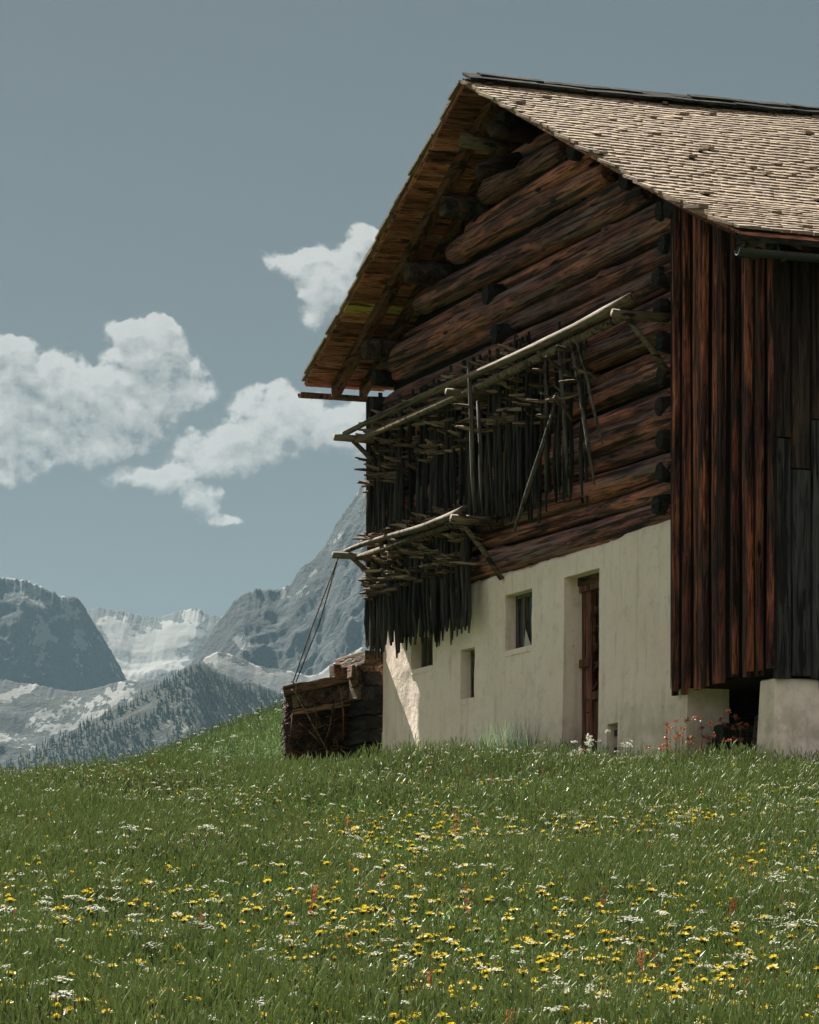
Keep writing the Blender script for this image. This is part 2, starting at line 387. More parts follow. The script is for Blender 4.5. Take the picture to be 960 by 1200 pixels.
def massif(name, D, L, sky, base, p, snow_blobs, mat, seed, amp=.12, nx=360, ny=150, jag=2.5, noise_snow=0.0, xr=None, sc=1.0, flute=.0, back=.5):
    sx = np.array([q[0] for q in sky], float); sy = np.array([q[1] for q in sky], float)
    x0, x1 = xr or (sx[0], sx[-1])
    px = np.linspace(x0, x1, nx)
    ridge = (HY-np.interp(px, sx, sy))/FPX*D
    crest = (fbm(px*.28*sc, px*0+3, 4, seed+2, .7, True)-.6)*jag*D/FPX*2.4 + (fbm(px*.045*sc, px*0, 5, seed, .62)-.5)*2*jag*D/FPX*2.2
    X = (px-480)/FPX*D
    t = np.concatenate([np.linspace(0, 1, ny), np.linspace(1.03, 1+back, 12)])
    T, XX = np.meshgrid(t, X, indexing='ij'); RR = np.meshgrid(t, ridge, indexing='ij')[1] + np.meshgrid(t, crest, indexing='ij')[1]*sstep(.92, 1.0, T)
    Y = D - L*(1-T)
    f = np.where(T <= 1, np.clip(T, 0, 1)**p, 1-(T-1)*1.4)
    env = np.where(T <= 1, np.sin(np.clip(T, 0, 1)*math.pi)**.8, 0)
    k = 1/(D*.045)
    wx = XX + (fbm(XX*k*.7, Y*k*.7, 3, seed+9)-.5)*D*.03
    rid = fbm(wx*k, Y*k*1.4, 6, seed+3, .55, True)-.62
    flt = fbm(wx*k*3.2, Y*k*1.4, 5, seed+21, .6, True)-.6
    Z = base + (RR-base)*f + env*(RR-base)*(amp*2.6*rid + (flute+.05)*flt) + (1-env)*0
    V = np.stack([XX, Y, Z], -1).reshape(-1, 3)
    me = np_mesh(name, V, grid_quads(len(t), nx))
    pxv = 480+FPX*XX/Y; pyv = HY-FPX*Z/Y
    wpx = pxv + (fbm(pxv*.035, pyv*.05, 4, seed+5)-.5)*34; wpy = pyv + (fbm(pxv*.04+7, pyv*.06, 4, seed+6)-.5)*24
    wpx = wpx + (fbm(pxv*.13, pyv*.2, 4, seed+15, .65)-.5)*26; wpy = wpy + (fbm(pxv*.15+7, pyv*.24, 4, seed+16, .65)-.5)*22
    s = blobf(wpx, wpy, snow_blobs) if snow_blobs else np.full(XX.shape, -1.0)
    s = np.clip(.46+s*.62, 0, 1)*(s > -.9)
    if noise_snow:
        gul = fbm(wx*k*2.6, Y*k*1.6, 5, seed+3, .6, True)
        s = np.maximum(s, np.clip(.5+(gul-.70)*6, 0, 1)*noise_snow*sstep(.35, .9, T))
    at = me.attributes.new('snow', 'FLOAT', 'POINT'); at.data.foreach_set('value', s.ravel().astype(np.float32))
    o = link(name, me, None, mat, 'done'); o['kind'] = 'structure'
    return o, (X, t, D, L, Z, Y)
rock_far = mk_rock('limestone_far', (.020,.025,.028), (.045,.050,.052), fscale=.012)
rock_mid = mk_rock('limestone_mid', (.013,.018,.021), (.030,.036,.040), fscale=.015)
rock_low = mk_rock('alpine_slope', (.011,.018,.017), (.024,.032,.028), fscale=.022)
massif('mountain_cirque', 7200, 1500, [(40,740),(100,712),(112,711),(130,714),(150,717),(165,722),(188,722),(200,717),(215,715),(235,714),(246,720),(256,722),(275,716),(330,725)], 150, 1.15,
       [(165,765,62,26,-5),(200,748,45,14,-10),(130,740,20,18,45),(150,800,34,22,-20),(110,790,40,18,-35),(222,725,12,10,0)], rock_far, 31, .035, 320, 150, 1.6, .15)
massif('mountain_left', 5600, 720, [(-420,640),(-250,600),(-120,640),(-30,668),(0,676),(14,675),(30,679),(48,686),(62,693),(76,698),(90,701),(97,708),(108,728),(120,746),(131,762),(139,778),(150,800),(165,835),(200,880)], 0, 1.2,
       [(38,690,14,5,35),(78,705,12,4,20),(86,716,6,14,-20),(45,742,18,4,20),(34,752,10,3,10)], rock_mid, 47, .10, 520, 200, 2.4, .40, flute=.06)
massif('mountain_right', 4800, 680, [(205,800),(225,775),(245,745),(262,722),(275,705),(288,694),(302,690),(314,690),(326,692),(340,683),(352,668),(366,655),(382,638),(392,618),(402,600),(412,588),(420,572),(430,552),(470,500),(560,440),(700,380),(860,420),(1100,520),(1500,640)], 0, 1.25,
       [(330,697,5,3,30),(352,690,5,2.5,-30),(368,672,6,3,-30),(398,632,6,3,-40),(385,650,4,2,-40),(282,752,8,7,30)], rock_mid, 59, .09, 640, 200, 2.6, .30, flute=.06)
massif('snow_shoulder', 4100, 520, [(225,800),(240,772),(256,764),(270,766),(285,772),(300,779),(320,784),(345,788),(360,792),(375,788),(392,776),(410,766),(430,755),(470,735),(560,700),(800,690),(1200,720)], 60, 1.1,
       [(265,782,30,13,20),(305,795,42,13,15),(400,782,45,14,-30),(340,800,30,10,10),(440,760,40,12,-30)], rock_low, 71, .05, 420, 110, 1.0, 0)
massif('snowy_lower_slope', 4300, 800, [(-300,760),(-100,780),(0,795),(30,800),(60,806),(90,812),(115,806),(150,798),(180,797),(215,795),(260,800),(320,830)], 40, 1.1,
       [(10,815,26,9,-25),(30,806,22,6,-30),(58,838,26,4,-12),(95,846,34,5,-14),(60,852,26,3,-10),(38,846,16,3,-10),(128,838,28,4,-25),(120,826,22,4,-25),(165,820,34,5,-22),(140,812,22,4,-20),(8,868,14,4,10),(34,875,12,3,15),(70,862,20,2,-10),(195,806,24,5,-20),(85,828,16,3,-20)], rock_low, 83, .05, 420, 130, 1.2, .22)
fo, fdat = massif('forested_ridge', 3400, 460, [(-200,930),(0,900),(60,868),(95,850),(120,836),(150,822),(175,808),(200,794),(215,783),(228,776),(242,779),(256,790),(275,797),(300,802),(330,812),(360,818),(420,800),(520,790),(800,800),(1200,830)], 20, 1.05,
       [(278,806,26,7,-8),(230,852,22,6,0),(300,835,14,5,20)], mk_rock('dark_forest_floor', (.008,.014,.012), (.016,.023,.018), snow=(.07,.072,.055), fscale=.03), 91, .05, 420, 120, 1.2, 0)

# far conifer wood on the forested ridge (one mass, geometry nodes)
def gn_scatter(name, pts, rots, scls, idx, protos, kind='stuff', colseed=None):
    """one object whose vertices carry instances of the proto meshes"""
    pc = bpy.data.collections.new(name+'_sources')
    for i, (me) in enumerate(protos):
        po = bpy.data.objects.new('%s_source_%02d' % (name, i), me); pc.objects.link(po)
    me = bpy.data.meshes.new(name); me.vertices.add(len(pts)); me.vertices.foreach_set('co', np.asarray(pts, np.float32).ravel())
    a = me.attributes.new('rot', 'FLOAT_VECTOR', 'POINT'); a.data.foreach_set('vector', np.asarray(rots, np.float32).ravel())
    a = me.attributes.new('scl', 'FLOAT_VECTOR', 'POINT'); a.data.foreach_set('vector', np.asarray(scls, np.float32).ravel())
    a = me.attributes.new('idx', 'INT', 'POINT'); a.data.foreach_set('value', np.asarray(idx, np.int32))
    o = bpy.data.objects.new(name, me); COL.objects.link(o)
    ng = bpy.data.node_groups.new(name+'_nodes', 'GeometryNodeTree')
    ng.interface.new_socket('Geometry', in_out='INPUT', socket_type='NodeSocketGeometry')
    ng.interface.new_socket('Geometry', in_out='OUTPUT', socket_type='NodeSocketGeometry')
    N = ng.nodes; Lk = ng.links
    i_ = N.new('NodeGroupInput'); o_ = N.new('NodeGroupOutput')
    ci = N.new('GeometryNodeCollectionInfo'); ci.inputs['Collection'].default_value = pc; ci.inputs['Separate Children'].default_value = True; ci.inputs['Reset Children'].default_value = True
    io = N.new('GeometryNodeInstanceOnPoints')
    Lk.new(i_.outputs[0], io.inputs['Points']); Lk.new(ci.outputs[0], io.inputs['Instance']); io.inputs['Pick Instance'].default_value = True
    def named(nm, dt):
        q = N.new('GeometryNodeInputNamedAttribute'); q.data_type = dt; q.inputs[0].default_value = nm; return q.outputs[0]
    Lk.new(named('idx', 'INT'), io.inputs['Instance Index'])
    Lk.new(named('rot', 'FLOAT_VECTOR'), io.inputs['Rotation']); Lk.new(named('scl', 'FLOAT_VECTOR'), io.inputs['Scale'])
    Lk.new(io.outputs[0], o_.inputs[0])
    md = o.modifiers.new('scatter', 'NODES'); md.node_group = ng
    o['kind'] = kind
    return o
M['conifer'] = flat('conifer_needles', (.022,.036,.024), .9, .1)
def conifer_mesh(seed):
    random.seed(seed); b = MB()
    for k in range(6):
        z0 = .08+k*.15; r = .20*(1-k/6.6)*random.uniform(.85, 1.15)
        s = 9; vs = [(0, 0, z0+.26)]+[(r*random.uniform(.6, 1.1)*math.cos(2*math.pi*j/s), r*random.uniform(.6, 1.1)*math.sin(2*math.pi*j/s), z0+random.uniform(-.03, .03)) for j in range(s)]
        b.add(vs, [(0, 1+j, 1+(j+1) % s) for j in range(s)])
    b.tube([(0,0,0),(0,0,.3)], [.02,.015], 5)
    me = b.mesh('conifer'); me.materials.append(M['conifer']); return me
Xr, tr, Dr, Lr, Zr, Yr = fdat
cnt = 17000
ti = (RNG.random(cnt)**.75*118).astype(int); xi = RNG.integers(0, 260, cnt)
den = fbm(xi*.06, ti*.09, 4, 3); keep = (den > .36) | (ti > 112)
ti = ti[keep]; xi = xi[keep]
fx = np.clip(Xr[xi]+RNG.normal(0, 4, len(xi)), Xr[0], Xr[-1]); pts = np.stack([fx, Yr[ti, xi], Zr[ti, xi]-1], 1)
rk = RNG.random(len(ti)); hgt = 4+rk*4.5
gn_scatter('distant_forest', pts, np.stack([rk*0, rk*0, rk*9], 1), np.stack([hgt*.9, hgt*.9, hgt], 1), RNG.integers(0, 3, len(ti)), [conifer_mesh(s) for s in (1, 2, 3)])
bpy.data.objects['distant_forest']['label'] = 'dark conifer wood covering the hazy ridge below the snow'

# ------------------------------------------------------------------ the barn
ZB = float(gz(*Wp(0, 0)[:2]))                        # ground height at the near corner
barn = empty('barn', Wp(0, 0, ZB), ROTZ, 'old dark log barn with shingle roof above a whitewashed stone ground floor', 'barn')
def L(u, n, z): return (u, n, z-ZB)
RU, RZ = 4.14, 10.40                                 # ridge position and height
UL, UR = 9.94, -3.24
def zr(u):                                           # outer face of the roof
    if u >= RU: return RZ-.443*(u-RU)
    if u >= -1.4: return RZ-.452*(RU-u)
    return RZ-.452*(RU+1.4)-.405*(-1.4-u)
NF, NB = .80, -10.5                                  # rake overhang, back end

# stone ground floor with openings
def wavy(u, z, s=3): return float(fbm(np.array([u*1.7+s]), np.array([z*1.7]), 4, s)[0]-.5)
openings = {}
def opening(px0, px1, top, bot): 
    u1, z1 = on_gable(px0, top[0]); u0, _ = on_gable(px1, top[1]); _, z0 = on_gable(px0, bot)
    return (u0, u1, z0, z1)
O_door = opening(661, 702.5, (677, 0), 884); O_w1 = opening(592, 623.5, (698, 0), 765)
O_w2 = opening(539.5, 556, (762, 0), 822); O_w3 = opening(482, 507.5, (748, 0), 787); O_vent = opening(713, 726.5, (849, 0), 884)
O_door = (O_door[0], O_door[1], ZB-.1, O_door[3]); O_vent = (O_vent[0], O_vent[1], ZB-.05, O_vent[3])
ops = [O_door, O_w1, O_w2, O_w3, O_vent]
UW = 8.95; UE = -.38
topline = [on_gable(x, y) for x, y in ((450, 716), (541, 685), (600, 668), (656, 650.5), (700, 637), (724, 628), (733, 619), (760, 611), (790, 601))]
tl_u = np.array([q[0] for q in topline][::-1]); tl_z = np.array([q[1] for q in topline][::-1])
def ztop(u): return float(np.interp(u, tl_u, tl_z))
us = sorted(set([round(x, 4) for o in ops for x in o[:2]] + [round(x, 4) for x in np.arange(0, UW, .11)] + [UW, UE, -.25, -.12, 0.0]))
us = [u for i, u in enumerate(us) if i == 0 or u-us[i-1] > .012 or any(abs(u-q) < 1e-3 for o in ops for q in o[:2])]
zs0 = sorted(set([round(x, 4) for o in ops for x in o[2:]] + [round(x, 4) for x in np.arange(ZB-.8, 4.60, .11)] + [4.62]))
zs0 = [z for i, z in enumerate(zs0) if i == 0 or z-zs0[i-1] > .012 or any(abs(z-q) < 1e-3 for o in ops for q in o[2:])]
pw = MB(); ids = {}
nzr = len(zs0)
def pv(i, j):
    key = (i, j)
    if key not in ids:
        u = us[i]
        if j < nzr: z = zs0[j]
        else:
            zt = ztop(u) + (.05*wavy(u*4, 2, 5) + random.uniform(-.015, .012)) if u >= 0 else 2.98
            z = 4.62 + (zt-4.62)*(j-nzr+1)/4 if u >= 0 else 4.62
        if u < 0 : z = min(z, 3.02)
        edge = any(o[0]-.02 < u < o[1]+.02 and o[2]-.02 < z < o[3]+.02 for o in ops)
        n = .035*wavy(u, z, 3)+.018*wavy(u*3, z*3, 8)
        n += max(0, (3.4-z))*.03                              # battered foot
        if j == nzr+3: n -= .05
        pw.v.append(L(u, n, z)); ids[key] = len(pw.v)-1
    return ids[key]
def inside(uc, zc): return any(o[0] < uc < o[1] and o[2] < zc < o[3] for o in ops)
for i in range(len(us)-1):
    for j in range(nzr+3):
        uc = (us[i]+us[i+1])/2; zc = (zs0[j]+zs0[j+1])/2 if j+1 < nzr else 4.7
        if us[i] < -.001 and (j >= nzr-1 or zs0[j] > 2.98): continue
        if inside(uc, zc): continue
        pw.f.append((pv(i, j), pv(i, j+1), pv(i+1, j+1), pv(i+1, j))); pw.m.append(0)
# reveals, returns and top ledge
D_REV = .30
for (a, b, z0, z1) in ops:
    for (p, q, r_, s_) in (((a, z0), (a, z1), 1, 0), ((b, z1), (b, z0), 1, 0), ((a, z1), (b, z1), 0, 0), ((b, z0), (a, z0), 0, 0)):
        def nf(u, z): return .035*wavy(u, z, 3)+.018*wavy(u*3, z*3, 8)+max(0, (3.4-z))*.03
        steps = 6
        for k in range(steps):
            ua = p[0]+(q[0]-p[0])*k/steps; za = p[1]+(q[1]-p[1])*k/steps; ub = p[0]+(q[0]-p[0])*(k+1)/steps; zb = p[1]+(q[1]-p[1])*(k+1)/steps
            pw.add([L(ua, nf(ua, za), za), L(ub, nf(ub, zb), zb), L(ub, -D_REV-.1, zb), L(ua, -D_REV-.1, za)], [(0, 1, 2, 3)])
pw.add([L(UE, .05, ZB-.8), L(UE, -.46, ZB-.8), L(UE, -.46, 3.0), L(UE, .02, 3.0)], [(0,1,2,3)])
pw.add([L(UE, -.46, ZB-.8), L(.5, -.5, ZB-.8), L(.5, -.5, 3.0), L(UE, -.46, 3.0)], [(0,1,2,3)])
pw.add([L(UW, .03, ZB-.8), L(UW, NB, ZB-.8), L(UW, NB, 4.9), L(UW, .0, 4.9)], [(3,2,1,0)])
for i in range(40):
    u0 = UW*i/40; u1 = UW*(i+1)/40
    pw.add([L(u0, -.03, ztop(u0)-.01), L(u1, -.03, ztop(u1)-.01), L(u1, -.5, ztop(u1)-.03), L(u0, -.5, ztop(u0)-.03)], [(0,1,2,3)])
plaster = pw.build('plastered_wall', M['plaster'], barn, True)
plaster.data.polygons.foreach_set('use_smooth', [True]*len(plaster.data.polygons))
mod = None
# dark core keeps light out of the inside
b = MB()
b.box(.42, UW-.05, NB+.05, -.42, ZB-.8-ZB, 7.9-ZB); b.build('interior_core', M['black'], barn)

# windows
def window(O, split, rag=False, cur=True):
    u0, u1, z0, z1 = O; dn = -.14
    f = MB(); fw = .045
    f.box(u0, u1, dn-.05, dn, z0-ZB, z0+fw-ZB); f.box(u0, u1, dn-.05, dn, z1-fw-ZB, z1-ZB)
    f.box(u0, u0+fw, dn-.052, dn+.003, z0+fw-ZB, z1-fw-ZB); f.box(u1-fw, u1, dn-.052, dn+.003, z0+fw-ZB, z1-fw-ZB)
    wdw = f.build('window', M['frame'], barn)
    um = u0+(u1-u0)*split
    g_ = MB(); g_.box(um-.022, um+.022, dn-.04, dn+.012, z0+fw-ZB, z1-fw-ZB); g_.build('glazing_bar', M['frame'], wdw)
    for a, c in ((u0+fw, um-.022), (um+.022, u1-fw)):
        g_ = MB(); g_.box(a, c, dn-.034, dn-.028, z0+fw-ZB, z1-fw-ZB); g_.build('pane', M['glass'], wdw)
    c_ = MB()
    if cur:
        segs = 14
        for k in range(segs):
            a = um+(u1-um)*k/segs; c = um+(u1-um)*(k+1)/segs
            y = lambda q: dn-.065-.012*math.sin(q*80)
            c_.add([(a, y(a), z0-ZB+.03), (c, y(c), z0-ZB+.03), (c, y(c), z1-ZB-.04), (a, y(a), z1-ZB-.04)], [(0,1,2,3)])
        c_.build('curtain', M['curtain'], wdw)
    if rag:
        r_ = MB(); r_.add([(um-.22, dn+.015, z0-ZB+.05), (um-.02, dn+.02, z0-ZB+.04), (um-.05, dn+.015, z0-ZB+.26), (um-.14, dn+.015, z0-ZB+.14)], [(0,1,2,3)])
        r_.build('light_rag', M['sack'], wdw)
    s_ = MB(); s_.box(u0+.003, u1-.003, dn, .012, z0-ZB-.05, z0-ZB+.016); s_.build('sill', M['plaster'], wdw)
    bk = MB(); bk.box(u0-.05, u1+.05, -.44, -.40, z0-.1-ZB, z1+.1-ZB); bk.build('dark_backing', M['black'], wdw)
    return wdw
window(O_w1, .66, True); window(O_w2, .6, False, False); window(O_w3, .66)
# vent
v = MB(); u0, u1, z0, z1 = O_vent
for k in range(4):
    z = z0+(z1-z0)*(k+.5)/4; v.box(u0, u1, -.10, -.07, z-.03-ZB, z+.03-ZB)
vent = v.build('vent_grille', M['zinc'], barn)
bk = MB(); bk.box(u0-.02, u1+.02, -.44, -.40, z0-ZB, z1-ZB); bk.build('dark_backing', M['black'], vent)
# door
u0, u1, z0, z1 = O_door; dn = -.19
d = MB(); d.box(u0, u1, dn-.11, dn-.07, z0-ZB, z1-ZB); door = d.build('door', M['back_board'], barn)
um = u0+(u1-u0)*.72
zt = z1-.10
bw = (u1-um)/3
for k in range(3):
    p = MB(); a = um+bw*k; p.box(a+.006, a+bw-.006, dn-.07, dn-.03-.006*(k % 2), z0-ZB, zt-ZB); p.build('door_board', M['door'], door)
zsplit = z0+(z1-z0)*.46
for k in range(3):
    w_ = (um-u0-.05)/3; a = u0+w_*k
    p = MB(); p.box(a+.006, a+w_-.006, dn-.07, dn-.032, z0-ZB, zsplit-ZB); p.build('door_board', M['door'], door)
p = MB(); p.box(um-.05, um-.002, dn-.06, dn-.008, z0-ZB, zt-ZB); p.build('door_post', M['door'], door)
for zz in (zt-.02, zsplit+.02, z0+(z1-z0)*.62):
    p = MB()
    a, c = (u0, um-.055) if zz > zsplit+.1 and zz < zt-.1 else (u0, u1)
    if zz == zsplit+.02: a, c = u0, um-.055
    if 0.5 < (zz-z0)/(z1-z0) < .7: a, c = um, u1
    p.box(a, c, dn-.03, dn+.004, zz-.045-ZB, zz+.045-ZB); p.build('door_rail', M['door'], door)
for k in range(5):                                      # carved diagonal slats
    za = zsplit+.10+k*(zt-zsplit-.25)/5; zb = za+.34
    p = MB(); x0, x1 = u0+.02, um-.06
    p.tube([(x1, dn-.04, za-ZB), (x1*.7+x0*.3, dn-.035, za+.12-ZB), (x0, dn-.04, zb-ZB)], [.028, .022, .03], 6, flat=.5); p.build('diagonal_slat', M['door'], door)
    p = MB(); p.tube([(x0, dn-.055, za-ZB), (x1, dn-.055, zb-.04-ZB)], [.02, .026], 6, flat=.5); p.build('diagonal_slat', M['door'], door)
p = MB(); p.box(u0, u1, dn-.09, dn+.02, zt+.005-ZB, z1-ZB); p.build('lintel', M['timber'], door)
p = MB(); p.tube([(um+.04, dn-.01, z0+1.02-ZB), (um+.04, dn+.03, z0+1.02-ZB), (um+.04, dn+.03, z0+1.16-ZB), (um+.04, dn-.01, z0+1.16-ZB)], .008, 6); p.build('handle', M['zinc'], door)

# logs
def log_mesh(length, r0, r1, seed, flatn=.86, sides=16, knots=2, bend=.03, axis='u', end_taper=True, seg=None):
    seg = seg or max(10, int(length*6)); V = []; F = []
    rr = np.random.default_rng(seed); ph = rr.uniform(0, 50)
    kn = [(rr.uniform(.05, .95)*length, rr.uniform(-1.3, 1.3), rr.uniform(.02, .05), rr.uniform(.05, .12)) for _ in range(knots)]
    for i in range(seg+1):
        x = length*i/seg; t = i/seg; r = r0+(r1-r0)*t
        ee = min(i, seg-i)
        if ee == 0 and end_taper: r *= .80
        elif ee == 1 and end_taper: r *= .95
        cy = bend*math.sin(t*math.pi*1.1+ph)*.5; cz = bend*math.sin(t*math.pi*1.7+ph*1.3)*.6
        for j in range(sides):
            an = 2*math.pi*j/sides
            n_ = float(vnoise(np.array([x*1.6+ph]), np.array([an*1.3+(0 if j else 0)]), seed)[0]-.5)
            n2 = float(vnoise(np.array([x*.5+ph]), np.array([an*2.2]), seed+5)[0]-.5)
            q = r*(1+.10*n_+.16*n2*math.sin(an/2))
            for (kx, ka, kr, kw) in kn:
                dd = ((x-kx)/kw)**2+((an-ka-math.pi/2)/.5)**2
                if dd < 4: q += kr*math.exp(-dd)
            V.append((x, cy+q*math.cos(an), cz+q*math.sin(an)*flatn))
    for i in range(seg):
        for j in range(sides):
            a = i*sides+j; b_ = i*sides+(j+1) % sides; F.append((a, a+sides, b_+sides, b_))
    F.append(tuple(range(sides))); F.append(tuple(seg*sides+j for j in reversed(range(sides))))
    me = bpy.data.meshes.new('log'); me.from_pydata(V, [], F); me.update()
    me.polygons.foreach_set('use_smooth', [True]*(len(F)-2)+[False]*2)
    return me
PITCH = .335; Z0L = 4.78
row = 0; zc = Z0L+PITCH/2; li = 0
log_rows = []
nk = 0
rn = .165
zc = Z0L+rn*.95
while zc < 9.95:
    r = rn; nk += 1
    rn = random.uniform(.145, .180) if nk % 2 == 0 else random.choice([random.uniform(.075, .105), random.uniform(.10, .125)])
    ctop = zc+r*.9
    # limits under the roof
    ulim_l = min(UW+.0, RU+(RZ-.22-ctop)/.443)
    if zc > 7.2: ulim_l = min(ulim_l, UW-.05)
    ulim_r = max(-.06, RU-(RZ-.36-ctop)/.452)
    if ulim_l-ulim_r < .5: break
    log_rows.append((zc, r, ulim_r, ulim_l))
    zc += (r+rn)*.955
for k, (zc, r, a, c) in enumerate(log_rows):
    lowered = zc < 5.0
    slant = random.uniform(-.025, .025)
    big = 1.0+.18*random.random()
    ra, rb = (r*1.10, r*.90) if k % 2 else (r*.92, r*1.10)
    a2 = a + (0 if zc < 7.9 else random.uniform(-.15, .12)); c2 = c + random.uniform(-.10, .15) if zc > 7.9 else c-.0
    me = log_mesh(c2-a2, ra, rb, 100+k, .96, knots=4, bend=.03)
    o = link('log', me, barn, M['log'], 'done'); o.location = L(a2, -.155+r*.75+random.uniform(-.02, .03)-.05, zc); o.rotation_euler = (random.uniform(-.3,.3), -slant*.35, 0)
# added black backing blocks light so the gaps between logs stay dark
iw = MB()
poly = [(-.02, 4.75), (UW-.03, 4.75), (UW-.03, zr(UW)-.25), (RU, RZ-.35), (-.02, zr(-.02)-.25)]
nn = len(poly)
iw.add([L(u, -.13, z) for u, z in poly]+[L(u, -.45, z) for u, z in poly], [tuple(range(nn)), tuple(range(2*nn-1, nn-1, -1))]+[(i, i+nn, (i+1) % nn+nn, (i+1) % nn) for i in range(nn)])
iw.build('light_block_backing', M['black'], barn)
# long wall on the far side and the near side above the masonry
cross_rows = [(4.98+.345*i, .15) for i in range(12)]
for (uu) in (UW-.08, .16):
    for k, (zc, r) in enumerate(cross_rows):
        if zc > zr(uu)-.3: break
        me = log_mesh(4.0 if uu > 1 else .9, r*.82, r*.82, 300+k+int(uu), 1.0, sides=14, knots=0, bend=.01, seg=8)
        if me.materials: pass
        o = link('crossing_log', me, barn, M['log_end'], 'done')
        o.location = L(uu+random.uniform(-.03, .03), .20+random.uniform(-.03, .04)-(.10 if uu < 1 else 0), zc); o.rotation_euler = (0, 0, R(-90))
for (px, py) in ((571, 345.5), (581, 391)):
    u, z = on_gable(px, py, .12)
    me = log_mesh(.7, .14, .15, int(px), 1.0, sides=14, knots=0, bend=0, seg=6)
    o = link('crossing_log', me, barn, M['log_end'], 'done'); o.location = L(u, .15, z); o.rotation_euler = (0, 0, R(-90))

# purlins and ridge beam carry the roof
def purlin(u, dz, r, n0, n1, mat='purlin', name='purlin'):
    me = log_mesh(n0-n1, r, r*1.02, int(abs(u)*100)+7, 1.0, sides=14, knots=1, bend=.02, seg=16)
    o = link(name, me, barn, M[mat], 'done'); o.location = L(u, n0, zr(u)-dz); o.rotation_euler = (0, 0, R(-90)); return o
for u, n0 in ((5.75, .42), (6.98, .42), (8.55, .42), (2.55, .10), (1.1, .10), (-.1, .12)): purlin(u, .40, .15, n0, -4.2, 'purlin' if n0 > .2 else 'log_end')
purlin(RU, .46, .17, .30, -4.2, 'log_end', name='ridge_beam')
purlin(-2.2, .36, .13, .30, -6.0, name='eave_plate'); 
# short pale timber under the gable peak and a second darker stub
for (p0, p1, r, mt) in (((539, 163), (604, 176), .085, 'arm'), ((561, 203), (606, 186), .09, 'purlin'), ((578, 150), (618, 158), .10, 'purlin')):
    ua, za = on_gable(*p0, .55); ub, zb = on_gable(*p1, .02)
    if mt == 'arm': ub, zb = ua-.10, za-.10
    q = MB(); q.tube([L(ua, .55, za), L((ua+ub)/2, .3, (za+zb)/2+.01), L(ub, .0, zb)], [r, r*1.05, r], 12, jit=.06); q.build('strut', M[mt], barn, True)

# roof: deck, sheathing boards, rafters, shingles, ridge boards
dk = MB()
def slab(b_, ua, ub, n0, n1, off, th):
    za, zb = zr(ua)-off, zr(ub)-off
    b_.hexa([L(ua, n1, za-th), L(ub, n1, zb-th), L(ub, n0, zb-th), L(ua, n0, za-th), L(ua, n1, za), L(ub, n1, zb), L(ub, n0, zb), L(ua, n0, za)])
slab(dk, RU, UL-.03, NF-.03, NB, .035, .02); slab(dk, -1.4, RU, NF-.03, NB, .035, .03); slab(dk, UR+.04, -1.4, NF-.03, NB, .035, .03)
roof = dk.build('roof', M['soffit'], barn)
u = RU+.02; k = 0
u_yellow = on_gable(405, 360, NF)[0]
while u < UL-.06:
    w_ = random.uniform(.14, .27); w_ = min(w_, UL-.03-u)
    yel = u <= u_yellow <= u+w_
    if yel: w_ = .19
    off = random.choice([.058, .062, .066, .075])
    q = MB(); slab(q, u+.006, u+w_-.006, NF-.03-random.uniform(0, .03), -.35, off, .022)
    o = q.build('sheathing_board', M['soffit_new'] if yel else M['soffit'], roof)
    if yel: o['label'] = 'fresh yellow replacement board'
    u += w_; k += 1
def rafter(ua, ub, n, off, wd=.07, dp=.17):
    q = MB(); k = 14
    for i in range(k):
        a = ua+(ub-ua)*i/k; c = ua+(ub-ua)*(i+1)/k
        za, zc_ = zr(a)-off, zr(c)-off
        q.hexa([L(a, n-wd, za-dp), L(c, n-wd, zc_-dp), L(c, n+wd, zc_-dp), L(a, n+wd, za-dp), L(a, n-wd, za), L(c, n-wd, zc_), L(c, n+wd, zc_), L(a, n+wd, za)])
    return q.build('rafter', M['rafter'], roof)
rafter(RU, UL-.12, .36, .098, .06, .15); rafter(-3.0, RU, .36, .07, .06, .15)
rafter(RU, UL-.12, -.02, .098, .05, .13); rafter(-3.0, RU, -.02, .07, .05, .13)
